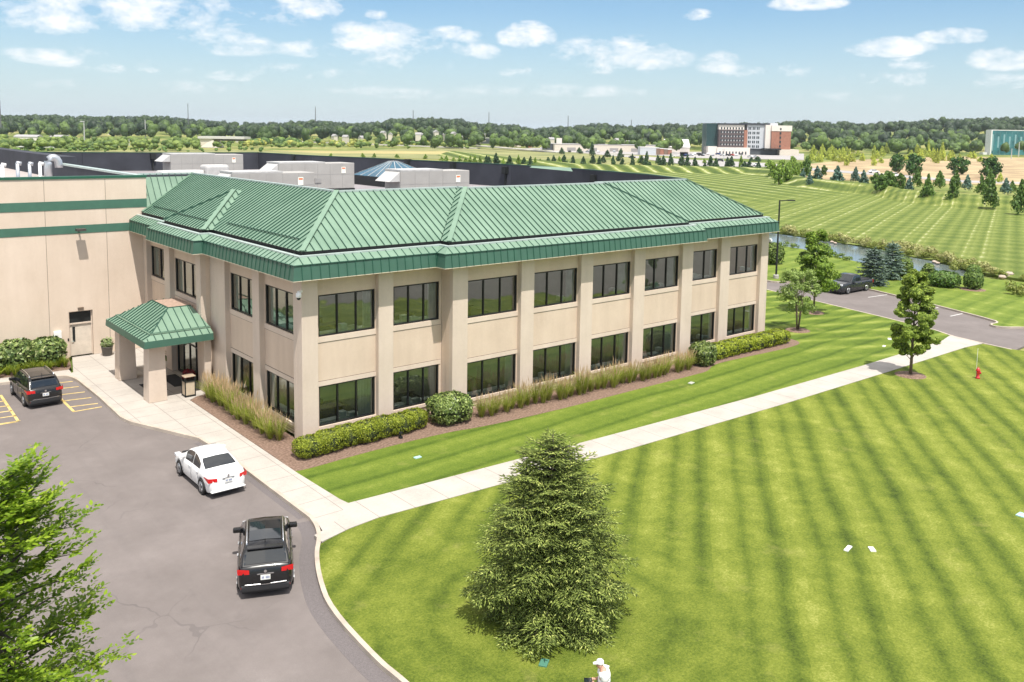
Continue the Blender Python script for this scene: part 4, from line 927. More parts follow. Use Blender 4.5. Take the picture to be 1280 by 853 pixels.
def planter(loc, lab, h, r, fm, fr, potm, seed=1, n=260):
    o = empty('planter', loc, 0, lab, 'planter'); MB().lathe([(r*.7,0),(r*.8,.05),(r,h*.95),(r*1.06,h*.96),(r*1.06,h),(r*.9,h),(r*.85,h-.08)], n=18).build('pot', potm, o, smooth=True)
    leafball('foliage', (0,0,h+fr*.55), fr, n, .22, fm, o, .9, seed); return o
planter((-2.95,22.75,0), 'round dark grey pot with a pale green leafy plant against the wing wall', .62, .36, PLG, .42, mat('pot_grey', (.12,.11,.10), .7))
planter((-1.35,12.1,0), 'dark pot of red flowers between the litter bin and the entrance doors', .6, .28, FL_RED, .36, mat('pot_dark', (.03,.03,.03), .6), 2)
planter((-2.35,15.6,0), 'tall dark pot with dark red flowers beside the far canopy column', .85, .25, FL_RED, .36, mat('pot_dark', (.03,.03,.03)), 3)
planter((-2.9,18.4,0), 'low pot of bright red flowers standing behind the canopy', .5, .3, FL_RED, .4, mat('pot_dark', (.03,.03,.03)), 4)
def cover(u, v, w, h, m, lab, rz_=0.):
    p = at(u, v, 0); tag(MB().box(-w/2,w/2,-h/2,h/2,-.02,.03).build('valve_cover', m, None, loc=(p[0],p[1],0), bevel=.008), lab, 'cover').rotation_euler = (0,0,rz_)
GV2 = mat('cover_green', (.07,.20,.14), .6); WV = mat('cover_white', (.7,.7,.68), .6)
cover(680,829,.36,.24,GV2,'green valve box cover set in the grass just below the spruce',.6); cover(1060,686,.5,.16,WV,'left one of two small white covers in the striped lawn',.2); cover(1090,687,.35,.2,WV,'right one of two small white covers in the striped lawn',.8)
cover(1277,644,.45,.3,mat('cover_teal', (.35,.55,.55)),'pale teal valve cover in the lawn at the right edge'); cover(864,479,.42,.26,mat('cover_dim', (.42,.43,.38)),'round pale cover in the lawn strip below the ornamental grasses',.2)
cover(522,572,.35,.2,mat('cover_teal', (.35,.55,.55)),'small teal cover in the lawn strip below the clipped hedge'); cover(1112,424,.5,.25,WV,'small white cover beside the path near the road end',.5); cover(1105,433,.4,.2,WV,'small white cover at the tree side of the lawn strip',.3)
tag(MB().lathe([(.09,0),(.09,.42),(.14,.45),(.14,.62),(.05,.7)], n=10).build('bed_light', mat('brown_cap', (.12,.07,.05)), None, loc=(14.1,-1.65,0)), 'small brown post lamp among the ornamental grasses', 'lamp')
tag(MB().box(-.08,.08,-.08,.08,0,.1).lathe([(.04,0),(.04,.2),(.09,.24),(.09,.32)], n=8).build('bed_light', BLACK, None, loc=(3.9,-2.4,0)), 'small black spotlight in front of the clipped hedge', 'lamp')
# ================================================================ PERSON
def person():
    p = at(756, 826, 1.72); x, y = p[0], p[1]; fx = ray(700, 830)-ray(756, 830); fx = fx[:2]/np.linalg.norm(fx[:2])
    o = empty('person', (x, y, 0), math.atan2(fx[1], fx[0]), 'person in a white cap and white t shirt looking down at a handheld controller', 'person')
    SK = mat('skin', (.55,.30,.22), .6, var=.05); WT = mat('cloth_white', (.80,.80,.80), .9, var=.05, scale=8); TR = mat('cloth_shorts', (.12,.13,.16), .9)
    J = [(0,0,.95),(0,0,1.12),(.01,0,1.3),(.03,0,1.44),(.06,0,1.53),(.12,0,1.62),  # spine..head 5
         (0,.185,1.40),(.04,.22,1.15),(.20,.13,1.13),(.27,.09,1.16),   # left arm 6-9
         (0,-.185,1.40),(.04,-.22,1.15),(.20,-.13,1.13),(.27,-.09,1.16),  # 10-13
         (0,.10,.90),(.03,.11,.5),(0,.12,.09),(.15,.13,.04), (0,-.10,.90),(.03,-.11,.5),(0,-.12,.09),(.15,-.13,.04)]
    E = [(0,1),(1,2),(2,3),(3,4),(4,5),(3,6),(6,7),(7,8),(8,9),(3,10),(10,11),(11,12),(12,13),(0,14),(14,15),(15,16),(16,17),(0,18),(18,19),(19,20),(20,21)]
    Rr = [.135,.13,.15,.075,.055,.088,.065,.05,.036,.034,.065,.05,.036,.034,.10,.07,.05,.045,.10,.07,.05,.045]
    me = bpy.data.meshes.new('body'); me.from_pydata(J, E, []); b = mkobj('body', me, SK, o); sk = b.modifiers.new('s','SKIN'); 
    for i, r in enumerate(Rr): me.skin_vertices[0].data[i].radius = (r, r*(1.15 if i < 4 else 1))
    me.skin_vertices[0].data[0].use_root = True; ss = b.modifiers.new('ss','SUBSURF'); ss.levels = ss.render_levels = 2; b.modifiers['s'].use_smooth_shade = True
    # shirt: shell round the trunk and upper arms
    me = bpy.data.meshes.new('shirt'); ids = [0,1,2,3,6,7,10,11]; mp = {k: i for i, k in enumerate(ids)}
    me.from_pydata([J[i] if i not in (7,11) else tuple(np.array(J[i])*.72+np.array(J[i-1])*.28) for i in ids], [(mp[a],mp[c]) for a, c in E if a in mp and c in mp], [])
    s = mkobj('shirt', me, WT, o); s.modifiers.new('s','SKIN')
    for i, k in enumerate(ids): r = {0:.175,1:.17,2:.19,3:.165,6:.135,10:.135}.get(k, Rr[k]+.035); me.skin_vertices[0].data[i].radius = (r, r*(1.2 if k < 4 else 1.05))
    me.skin_vertices[0].data[0].use_root = True; ss = s.modifiers.new('ss','SUBSURF'); ss.levels = ss.render_levels = 2; s.modifiers['s'].use_smooth_shade = True
    me = bpy.data.meshes.new('shorts'); me.from_pydata([J[0],J[14],J[15],J[18],J[19]], [(0,1),(1,2),(0,3),(3,4)], []); s = mkobj('shorts', me, TR, o); s.modifiers.new('s','SKIN')
    for i, r in enumerate((.17,.13,.11,.13,.11)): me.skin_vertices[0].data[i].radius = (r, r)
    me.skin_vertices[0].data[0].use_root = True; ss = s.modifiers.new('ss','SUBSURF'); ss.levels = ss.render_levels = 2
    # face bits on the bowed head
    hx, hz = .125, 1.63
    h = MB(); h.lathe([(.02,-.12),(.06,-.10),(.082,-.04),(.088,.02),(.08,.07),(.03,.10)], (hx,0,hz), 16); hd_ = h.build('head', SK, o, smooth=True)
    f = MB(); f.box(hx+.08,hx+.105,-.012,.012,hz-.04,hz+.0); f.box(hx-.02,hx+.02,.083,.1,hz-.04,hz+.01); f.box(hx-.02,hx+.02,-.1,-.083,hz-.04,hz+.01); f.build('nose_and_ears', SK, hd_, bevel=.006)
    f = MB(); f.box(hx+.078,hx+.088,.02,.045,hz+.0,hz+.012); f.box(hx+.078,hx+.088,-.045,-.02,hz+.0,hz+.012); f.box(hx+.07,hx+.083,-.022,.022,hz-.068,hz-.06); f.build('eyes_and_mouth', PLAS, hd_)
    c = MB(); c.lathe([(.098,.02),(.1,.05),(.085,.10),(.045,.125),(0,.13)], (hx-.005,0,hz), 18); c.add([(hx+.06,-.07,hz+.035),(hx+.06,.07,hz+.035),(hx+.17,.045,hz+.015),(hx+.17,-.045,hz+.015)], [(0,1,2,3)]); c.build('cap', WT, o, smooth=True)
    for sg in (-1,1):
        me = bpy.data.meshes.new('hand'); base = np.array((.27, sg*.09, 1.16)); pts = [tuple(base), tuple(base+[.05,-sg*.015,.0])]; ed = [(0,1)]; rr = [.03,.034]
        for k in range(4):
            q0 = base+np.array([.075, -sg*(.045-.022*k), -.005]); q1 = q0+[.03, -sg*.012, .012]; q2 = q1+[.012+.003*k, -sg*.02, .012]
            i = len(pts); pts += [tuple(q0), tuple(q1), tuple(q2)]; ed += [(1,i),(i,i+1),(i+1,i+2)]; rr += [.010,.009,.007]
        i = len(pts); pts += [tuple(base+[.04,-sg*.045,.015]), tuple(base+[.07,-sg*.06,.03])]; ed += [(1,i),(i,i+1)]; rr += [.011,.009]
        me.from_pydata(pts, ed, []); hnd = mkobj('hand', me, SK, o); hnd.modifiers.new('s','SKIN')
        for i, r in enumerate(rr): me.skin_vertices[0].data[i].radius = (r, r)
        me.skin_vertices[0].data[0].use_root = True
    cx, cy, cz = x+fx[0]*.36, y+fx[1]*.36, 1.18
    co = empty('drone_controller', (cx, cy, cz), math.atan2(fx[1], fx[0]), 'black handheld controller held by the person in white', 'controller')
    MB().box(-.05,.05,-.08,.08,-.02,.02).build('casing', PLAS, co, bevel=.012); MB().box(.05,.16,-.085,.085,.0,.012).build('screen', carglass(), co)
    MB().tube([(.0,-.04,.02),(.0,-.04,.05)], .006, 5).tube([(.0,.04,.02),(.0,.04,.05)], .006, 5).build('sticks', GUT, co)
person()
# ================================================================ PLANTS NEAR THE BUILDING
YEW = leafmat('yew_leaf', (.10,.14,.012), (.38,.44,.035), .25, extra=(.55,.58,.09)); HOL = leafmat('holly_leaf', (.04,.075,.02), (.25,.32,.08), .15, .35, extra=(.50,.55,.25))
LAU = leafmat('laurel_leaf', (.04,.08,.02), (.24,.31,.09), .12, .4, extra=(.48,.50,.25)); CORE = mat('twig_core', (.045,.06,.018), .95)
LIL = leafmat('daylily_leaf', (.10,.16,.01), (.34,.42,.05), .3, extra=(.5,.5,.06))
def superblob(name, segs, L, dens, lm, label, cat, group=None, wd=.6, spread=.75, flat=.62, core=True):
    """clipped shrub: segs = list of (cx,cy,cz,rx,ry,rz) ellipsoids, leaves spread in a shell over a dark twig core"""
    o = empty(name, (segs[0][0], segs[0][1], 0), 0, label, cat, group); o0 = np.array([segs[0][0], segs[0][1], 0]); Vs, Fs, k = [], [], 0; cb = []
    for i, (cx, cy, cz, rx, ry, rz_) in enumerate(segs):
        n = int(dens*(rx*ry+rx*rz_+ry*rz_)); d = lumps(n, 5+i); d[:,2] = np.abs(d[:,2])*np.where(rng.random(n) < .75, 1, -.6)
        q = np.abs(d)**flat*np.sign(d); q /= (np.abs(q)**2.6).sum(1)[:,None]**(1/2.6)
        bump = 1+.05*np.sin(d[:,0]*9+i)*np.cos(d[:,1]*8)+rng.normal(0,.03,n)
        P = q*np.array([rx,ry,rz_])*bump[:,None]+np.array([cx,cy,cz])-o0; P[:,2] = np.maximum(P[:,2], .04)
        V, F_ = leafcards(P, d, L, wd, spread); Vs.append(V); Fs.append(F_+k); k += len(V)
        if core:
            bm = bmesh.new(); bmesh.ops.create_icosphere(bm, subdivisions=2, radius=1); cv = np.array([v.co[:] for v in bm.verts]); cf = np.array([[v.index for v in f.verts] for f in bm.faces]); bm.free()
            q = np.abs(cv)**flat*np.sign(cv); q /= (np.abs(q)**2.6).sum(1)[:,None]**(1/2.6); cb.append((q*np.array([rx,ry,rz_])*.90+np.array([cx,cy,cz])-o0, cf))
    npmesh('foliage', np.concatenate(Vs), np.concatenate(Fs), lm, o)
    if core:
        Vs, Fs, k = [], [], 0
        for v, f in cb: v[:,2] = np.maximum(v[:,2], 0); Vs.append(v); Fs.append(f+k); k += len(v)
        npmesh('stems', np.concatenate(Vs), np.concatenate(Fs), CORE, o, smooth=True)
    return o
segs = []
for x, ry, h in ((-.75,.62,.46),(.25,.60,.5),(1.3,.58,.5),(2.35,.6,.52),(3.35,.6,.5),(4.3,.56,.5),(5.2,.56,.5)):
    segs.append((x, -1.75+.02*x+(.08 if int(x) % 2 else -.05), h, .72, ry, h))
superblob('clipped_hedge', segs, .075, 3600, YEW, 'low lobed yellow green clipped hedge at the near corner of the building', 'hedge')
superblob('round_shrub', [(7.35,-1.75,.72,1.15,1.0,.74)], .13, 1700, HOL, 'large rounded dark leaved shrub between the clipped hedge and the grasses', 'shrub')
superblob('round_shrub', [(27.4,-2.55,.75,.82,.8,.76)], .16, 1500, HOL, 'smaller rounded dark shrub at the far end of the grasses', 'shrub')
superblob('clipped_hedge', [(29.6+1.45*i, -1.95+.04*math.sin(i), .48, .95, .75, .5) for i in range(6)], .10, 2000, YEW, 'long yellow clipped hedge below the two rightmost ground floor windows', 'hedge')
superblob('laurel_hedge', [(-6.6-1.7*i, 22.45+.1*math.sin(i*2), .85, 1.05, 1.0, .88+.08*math.sin(i*1.7)) for i in range(6)], .24, 520, LAU, 'dark green broad leaved hedge against the wing wall behind the parked car', 'hedge', flat=.8)
# daylilies: strap leaf clumps
def strap_clump(nblade, L, w, arch, seed):
    r = np.random.default_rng(seed); V = []; Fq = []
    for i in range(nblade):
        a = r.uniform(0, 2*math.pi); l = L*r.uniform(.7,1.15); lean = r.uniform(.15, arch); b = r.uniform(0,.10*L); d = np.array([math.cos(a), math.sin(a), 0]); s = np.array([-d[1], d[0], 0])*w/2
        k = len(V); p0 = d*b
        for j, t_ in enumerate((0, .45, .8, 1.)):
            p = p0+d*l*lean*t_**1.8+np.array([0,0,l*(t_-.45*lean*t_**2.2)]); ws = s*(1-.75*t_); V += [p-ws, p+ws]
        for j in range(3): Fq.append((k+2*j, k+2*j+1, k+2*j+3, k+2*j+2))
    return np.array(V), np.array(Fq)
def mk_lily(seed):
    o = empty('daylily', (0,0,0), 0, 'yellow green daylily clump in the bed below the dark hedge', 'plant', 'daylilies in front of the dark hedge'); V, Fq = strap_clump(90, .75, .05, .9, seed); npmesh('leaves', V, Fq, LIL, o); return o
lil = [mk_lily(1), mk_lily(2)]; first = [True, True]
for i in range(26):
    x = -5.85-.42*i*.75; y = 21.15+.35*(i % 3)-.2*random.random()+(.0 if i else .2)
    k = i % 2; o = lil[k] if first[k] else copy_tree(lil[k]); first[k] = False; o.location = (x, y, 0); o.rotation_euler.z = random.random()*6; o.scale = (1,1,random.uniform(.8,1.15))
# ornamental grasses
GRS = leafmat('fountain_grass', (.17,.23,.025), (.44,.50,.09), .4, extra=(.60,.55,.2)); PLM = leafmat('grass_plume', (.46,.33,.18), (.78,.62,.40), .4)
def mk_grass(name, lab, group, seed, npl, H, ph):
    o = empty(name, (0,0,0), 0, lab, 'grass clump', group); V, Fq = strap_clump(230, H, .022, .75, seed); npmesh('blades', V, Fq, GRS, o)
    r = np.random.default_rng(seed+9); Vp, Fp = [], []
    for i in range(npl):
        a = r.uniform(0, 6.28); d = np.array([math.cos(a), math.sin(a), 0]); l = ph*r.uniform(.75,1.1); t0 = d*.1; t1 = d*l*r.uniform(.08,.38)+[0,0,l*.97]
        base = t0+(t1-t0)*.70; ax = t1-base; s = np.cross(ax, r.normal(0,1,3)); s = s/np.linalg.norm(s); w = .018
        k = len(Vp); s2 = np.cross(ax, s); s2 = s2/np.linalg.norm(s2)
        Vp += [base, base+ax*.4+s*w, t1, base+ax*.4-s*w, base, base+ax*.4+s2*w, t1, base+ax*.4-s2*w, t0, t0+s*.008, base+s*.006, base-s*.006]; Fp += [(k,k+1,k+2,k+3),(k+4,k+5,k+6,k+7),(k+8,k+9,k+10,k+11)]
    npmesh('plumes', np.array(Vp), np.array(Fp), PLM, o); return o
def row(protos, places, sc=(.85,1.15)):
    used = set()
    for i, (x, y) in enumerate(places):
        k = i % len(protos); o = copy_tree(protos[k]) if k in used else protos[k]; used.add(k); o.location = (x, y, 0); o.rotation_euler.z = random.random()*6; s = random.uniform(*sc); o.scale = (s, s, s*random.uniform(.92,1.1))
A_ = [mk_grass('ornamental_grass', 'green fountain grass clump with few tan plumes under the long facade', 'ornamental grasses along the long facade', i, 26, 1.0, 1.25) for i in (1,2)]
row(A_, [(9.2+.53*i+random.uniform(-.1,.1), -2.2-.014*i+random.uniform(-.22,.22)) for i in range(33)], (.95,1.25))
B_s = [mk_grass('ornamental_grass', 'fountain grass clump thick with tan plumes beside the entrance walk', 'ornamental grasses beside the entrance walk', i, 28, 1.05, 1.4) for i in (3,4)]
row(B_s, [(-1.2+.3*(i % 2)+random.uniform(-.1,.1), 9.7-.46*i) for i in range(20)], (.9,1.2))
# ================================================================ TREES
BARK = mat('bark', (.16,.12,.09), .9, var=.3, scale=12, bump=.5); BARK2 = mat('bark_dark', (.07,.055,.045), .9, var=.3, scale=12)
def leafy_tree(name, loc, lab, H, zc0, R, nclump, leaf, nleaf, lm, seed, trunk_r=.09, prof=None, cat='tree', group=None, stems=1, sag=.0, wd=.55, limb=True, bark=None, density_shell=.55):
    """trunk + limbs reaching to clump centres; leaves gathered in uneven clumps through the crown volume"""
    r = np.random.default_rng(seed); o = empty(name, loc, 0, lab, cat, group); bark = bark or BARK
    prof = prof or (lambda t: math.sin(math.pi*min(1, t*.92+.08))**.6)
    tm_ = MB()
    for s in range(stems):
        a = 6.28*s/stems; f = .0 if stems == 1 else .22
        tm_.tube([(math.cos(a)*f*.3, math.sin(a)*f*.3, -.05), (math.cos(a)*f*.8, math.sin(a)*f*.8, H*.25), (math.cos(a)*f*(1+R*.3), math.sin(a)*f*(1+R*.3), H*.55), (math.cos(a)*f*2*R*.5+r.normal(0,.03), math.sin(a)*f*2*R*.5+r.normal(0,.03), H*.93)], [trunk_r*1.25, trunk_r, trunk_r*.6, trunk_r*.15], 7)
    C_ = []; 
    for i in range(nclump):
        t_ = r.uniform(0.02, 1)**.85; a = r.uniform(0, 6.28); rr = R*prof(t_)*math.sqrt(r.uniform(.12, 1.)) ; z = zc0+(H-zc0)*t_
        c = np.array([math.cos(a)*rr, math.sin(a)*rr, z-sag*rr]); C_.append(c)
        if limb and i % 2 == 0:
            zb = max(zc0*.75, z-rr*.9); 
            tm_.tube([(0,0,zb), tuple(c*np.array([.5,.5,0])+np.array([0,0,zb+(c[2]-zb)*.6])), tuple(c)], [trunk_r*.35, trunk_r*.22, trunk_r*.06], 4)
    tm_.build('trunk', bark, o, smooth=True)
    C_ = np.array(C_); cs = R*r.uniform(.16, .34, nclump)*(14/max(nclump,1))**.18
    idx = r.integers(0, nclump, nleaf); d = r.normal(0,1,(nleaf,3)); d /= np.linalg.norm(d,axis=1)[:,None]
    P = C_[idx]+d*(cs[idx]*r.uniform(density_shell*.6,1,nleaf)**.5)[:,None]*np.array([1,1,.75])
    out = P-np.array([0,0,zc0+(H-zc0)*.4]); out /= np.linalg.norm(out,axis=1)[:,None]+1e-6
    V, Fq = leafcards(P, out*.7+d*.5+np.array([0,0,.2]), leaf, wd, .6); npmesh('crown', V, Fq, lm, o); return o
MAP = leafmat('maple_leaf', (.085,.14,.018), (.32,.42,.06), .4, extra=(.48,.56,.12)); MAPL = leafmat('birch_leaf', (.20,.30,.06), (.44,.58,.16), .4, extra=(.60,.70,.30)); PEAR = leafmat('oak_leaf', (.08,.15,.015), (.28,.42,.05), .4, extra=(.42,.55,.09))
def ring_bed(x, y, r): tag(MB().lathe([(r,-.0),(r*.9,.05),(r*.3,.09)], (x,y,-.01), 20).build('mulch_ring', MUL), None, None, None, 'structure')
p = at(1138,469,0); leafy_tree('maple_tree', (p[0],p[1],0), 'dark green oval crowned young tree standing alone by the concrete path', 6.75, 1.3, 1.58, 120, .17, 30000, MAP, 3, .085, lambda t: (1-.52*t**1.25)*min(1,(t+.10)*3)**.6*(1.0 if t < .93 else .6)); ring_bed(p[0], p[1], .95)
p = at(997,413,0); leafy_tree('birch_tree', (p[0],p[1],0), 'pale small leaved tree with several slim trunks beside the far end of the building', 4.7, 1.4, 1.75, 60, .15, 7500, MAPL, 4, .045, lambda t: (1-.35*t)*min(1,(t+.1)*2.5)**.6, stems=4, density_shell=.4); ring_bed(p[0], p[1], .95)
p = at(1017,391,0); leafy_tree('oak_tree', (p[0],p[1],0), 'bright green loose crowned young tree behind the pale multi stemmed tree', 7.0, 1.7, 2.35, 90, .21, 17000, PEAR, 5, .075, lambda t: (1-.78*t**1.1)*min(1,(t+.08)*3.2)**.7, density_shell=.4); ring_bed(p[0], p[1], .9)
# large tree at the lower left, mostly outside the frame
ELM = leafmat('elm_leaf', (.10,.19,.012), (.34,.50,.035), .5, .4, extra=(.52,.62,.08))
tp = at(2, 572, 8.3); lt = (tp[0]-.3, tp[1]-.2)
def elm():
    r = np.random.default_rng(8); o = empty('elm_tree', (lt[0],lt[1],0), 0, 'bright green broad tree with toothed leaves cut off by the lower left edge', 'tree'); tb_ = MB()
    tb_.tube([(0,0,-.3),(.05,0,2),(0,.05,5),(0,0,8.5)], [.2,.16,.1,.02], 8); P, D_ = [], []
    for i in range(125):
        z0 = r.uniform(1.6, 7.7); a = r.uniform(0, 6.28); f = (z0-1.6)/6.1; L = (1.55+.75*math.sin(math.pi*f**.8)-.55*f)*r.uniform(.6,1.12); el = r.uniform(.25,.75)*(.7+.75*f)
        d = np.array([math.cos(a)*math.cos(el), math.sin(a)*math.cos(el), math.sin(el)]); n = 7; pts = [np.array([0,0,z0])+d*L*k/n+np.array([0,0,-.22*L*(k/n)**2]) for k in range(n+1)]
        tb_.tube([tuple(q) for q in pts], [.04*(1-k/n)+.006 for k in range(n+1)], 4)
        for k in range(2, n+1):
            for s in range(3 if k < n else 4):
                a2 = r.normal(0, .75); dd = d*math.cos(a2)+np.cross(d,[0,0,1])*math.sin(a2)*(1 if s % 2 else -1); dd = dd+np.array([0,0,r.normal(.12,.18)]); dd /= np.linalg.norm(dd); l = r.uniform(.35,.75)*(.7+.5*(1-k/n)) if k < n else r.uniform(.5,.8)
                if k == n and s == 0: dd = d*.9+np.array([0,0,.25]); l = .7
                m_ = int(l/.055)
                for j in range(m_):
                    sgn = 1 if j % 2 else -1; sd = np.cross(dd,[0,0,1]); sd /= np.linalg.norm(sd)+1e-6; q = pts[k]+dd*l*(j+1)/m_+np.array([0,0,-.1*l*((j+1)/m_)**2])
                    ld = dd*.75+sd*sgn*.8+np.array([0,0,r.normal(-.05,.2)]); P.append(q+ld*.06); D_.append(ld)
    tb_.build('trunk', BARK2, o, smooth=True); P = np.array(P); D_ = np.array(D_); D_ /= np.linalg.norm(D_,axis=1)[:,None]; n = len(P)
    up = np.array([0,0,1])+rng.normal(0,.28,(n,3)); s = np.cross(D_, up); s /= np.linalg.norm(s,axis=1)[:,None]; nn = np.cross(s, D_); L = rng.uniform(.09,.165,n)[:,None]; w = L*.27
    V = np.stack([P-D_*L*.5, P-D_*L*.12+s*w-nn*.01, P+D_*L*.28+s*w*.75-nn*.012, P+D_*L*.6-nn*.02, P+D_*L*.28-s*w*.75-nn*.012, P-D_*L*.12-s*w-nn*.01], 1).reshape(-1,3)
    b = np.arange(n)[:,None]*6; Fq = np.concatenate([b+np.array([0,1,2,3]), b+np.array([0,3,4,5])], 0); npmesh('crown', V, Fq, ELM, o); return n
elm()
# ---- big spruce
SPR = leafmat('spruce_needle', (.08,.115,.025), (.34,.42,.09), .25, .6, extra=(.62,.66,.20))
PF = 2.5
def spruce(name, loc, lab, H, Rb, seed, lm, whorl=.24, nb=11, twig=.15, sp_L=.30, sp_w=.055, cat='spruce', group=None, dens=1., core=True):
    r = np.random.default_rng(seed); o = empty(name, loc, 0, lab, cat, group); tk = MB(); tk.tube([(0,0,-.1),(0,0,H*.5),(0,0,H)], [.035*H*.5,.018*H*.5,.01], 8)
    P, D_, Ls = [], [], []; z = .12; 
    while z < H-.15:
        f = z/H; Rz = Rb*(1-f**PF)**.95*min(1, .84+f*1.5); n = max(4, int(nb*(Rz/Rb)**.45*dens+.5)); off = r.uniform(0,6.28)
        for i in range(n):
            a = off+6.28*i/n+r.normal(0,.16); L = Rz*r.uniform(.72,1.16)+.10; el = -.22+.85*f**1.2+r.normal(0,.07); d = np.array([math.cos(a), math.sin(a), 0]); sd = np.array([-d[1], d[0], 0])
            m_ = max(4, int(L/twig)); path = lambda t_: np.array([0,0,z])+d*L*t_+np.array([0,0,L*(el*t_-.16*t_**2+.22*max(0,t_-.65)**1.5)])
            if L > .5: tk.tube([tuple(path(t_)) for t_ in (0,.4,.8,1)], [.022,.016,.009,.004], 4)
            for j in range(m_+1):
                t_ = .12+.88*j/m_; q = path(t_); tl = min(.95,(1.06-t_)*L*.62+.18)
                q2 = path(min(1.02,t_+.05))-q; q2 /= np.linalg.norm(q2)+1e-6
                for sg in (-1, 1):
                    ang = r.uniform(.7,1.05); dd = q2*math.cos(ang)+sd*sg*math.sin(ang)+np.array([0,0,-.16+r.normal(0,.10)]); dd /= np.linalg.norm(dd); nn_ = max(1, int(tl/(sp_L*.62)))
                    for k in range(nn_):
                        c = q+dd*(k*sp_L*.62)+np.array([0,0,-.12*(k*sp_L*.62)**1.5]); P.append(c); D_.append(dd+r.normal(0,.12,3)); Ls.append(sp_L*r.uniform(.8,1.15))
                        if k > 0 and r.random() < .75:
                            s2 = np.cross(dd,[0,0,1]); d3 = dd*.7+s2*(1 if k % 2 else -1)*.7+r.normal(0,.1,3)+[0,0,-.05]; P.append(c); D_.append(d3); Ls.append(sp_L*.8)
                P.append(q); D_.append(q2+r.normal(0,.08,3)+[0,0,.05]); Ls.append(sp_L)
        z += whorl*(.8+.4*r.random())*(1-.25*f)
    for i in range(10): a = r.uniform(0,6.28); P.append(np.array([0,0,H-.1*i])); D_.append(np.array([math.cos(a)*.5,math.sin(a)*.5,1.2 if i < 3 else .6])); Ls.append(sp_L)
    tk.build('trunk', BARK2, o, smooth=True)
    P = np.array(P); D_ = np.array(D_); D_ /= np.linalg.norm(D_,axis=1)[:,None]; Ls = np.array(Ls)[:,None]; n = len(P)
    s = np.cross(D_, [0,0,1.])+rng.normal(0,.15,(n,3)); s /= np.linalg.norm(s,axis=1)[:,None]; t2 = np.cross(D_, s); w = sp_w
    V = np.stack([P, P+D_*Ls*.3+s*w, P+D_*Ls*.3+t2*w*.7, P+D_*Ls*.3-s*w, P+D_*Ls*.3-t2*w*.7, P+D_*Ls], 1).reshape(-1,3); b = np.arange(n)[:,None]*6
    Fq = np.concatenate([b+np.array(q) for q in ((0,1,2),(0,2,3),(0,3,4),(0,4,1),(5,2,1),(5,3,2),(5,4,3),(5,1,4))], 0); npmesh('crown', V, Fq, lm, o); return n
spx, spy = -.95, -18.7
ns = spruce('spruce_tree', (spx, spy, 0), 'large dense green spruce standing on the striped lawn in the foreground', 5.85, 2.38, 12, SPR, .27, 11, .125, .20, .024)
ring_bed(spx, spy, 1.45)
BSP = leafmat('blue_spruce_needle', (.05,.09,.065), (.22,.30,.22), .1, .6)
p = at(1091,356,0); spruce('spruce_tree', (p[0],p[1],0), 'blue green spruce behind the pickup, the nearer and broader of the pond side pair', 3.7, 1.6, 21, BSP, .34, 9, .34, .4, .07)
p = at(1108,350,0); spruce('spruce_tree', (p[0]+1,p[1],0), 'slim dark blue spruce at the pond edge right of its broader neighbour', 3.9, 1.25, 22, BSP, .36, 8, .34, .4, .07)
p = at(1216,362,0); superblob('conical_bush', [(p[0],p[1],.95,.85,.85,1.0),(p[0],p[1],1.7,.6,.6,.8)], .2, 700, leafmat('arborvitae', (.06,.12,.03), (.25,.35,.08), .2), 'small dense rounded evergreen alone on the lawn beyond the road', 'bush', flat=.95); ring_bed(p[0],p[1],1.2)
# ================================================================ FAR TREES, BANKS, BUILDINGS
EVG = leafmat('evergreen_leaf', (0.0160,0.0480,0.0248), (0.0888,0.1632,0.0608), .1); EVB = leafmat('blue_evergreen_leaf', (0.034,0.085,0.068), (0.170,0.272,0.204), .1); RDK = leafmat('dark_round_leaf', (0.0170,0.0510,0.0119), (0.0723,0.1734,0.0289), .12)
LGT = leafmat('light_tree_leaf', (0.119,0.204,0.034), (0.374,0.527,0.085), .25); YGT = leafmat('yellow_tree_leaf', (0.238,0.323,0.051), (0.714,0.750,0.136), .3); MGT = leafmat('mid_tree_leaf', (0.0408,0.0952,0.0200), (0.1768,0.2856,0.0544), .2)
def crown_proto(name, lm, seed, shape, n=420, leaf=.13):
    """unit tree, height 1, crown radius .5 at x scale 1 -> scaled per tree"""
    r = np.random.default_rng(seed); o = empty(name, (0,0,-50)); k = 44; C_ = []
    for i in range(k):
        t_ = (i+.5)/k; a = r.uniform(0,6.28)
        if shape == 'cone': z = .06+.92*t_; R_ = .46*(1-t_)**.8*r.uniform(.45,1.); cs = .2*(1-t_)+.05
        elif shape == 'vase': z = .14+.78*t_; R_ = .5*(.6+.4*math.sin(math.pi*min(1,t_*1.05)*.8))*r.uniform(.4,1)*(1 if t_ < .85 else .7); cs = .19
        elif shape == 'oval': z = .12+.82*t_; R_ = .46*math.sin(math.pi*(t_*.85+.12))**.7*r.uniform(.3,1); cs = .13
        else: z = .2+.72*t_; R_ = .44*math.sin(math.pi*(t_*.8+.14))**.6*r.uniform(.2,1); cs = .15
        C_.append((math.cos(a)*R_, math.sin(a)*R_, z, cs))
    C_ = np.array(C_); idx = r.integers(0,k,n); d = r.normal(0,1,(n,3)); d /= np.linalg.norm(d,axis=1)[:,None]; P = C_[idx,:3]+d*C_[idx,3:4]*r.uniform(.5,1,n)[:,None]
    V, Fq = leafcards(P, d, leaf, .75, .5); npmesh('crown', V, Fq, lm, o)
    tk = MB().tube([(0,0,-.02),(0,0,.3),(0,0,.75)], [.028,.02,.008], 5)
    if shape == 'vase':
        for c in C_[::4]: tk.tube([(0,0,.25), tuple(c[:3])], [.015,.004], 3)
    tk.build('trunk', BARK2, o); return o
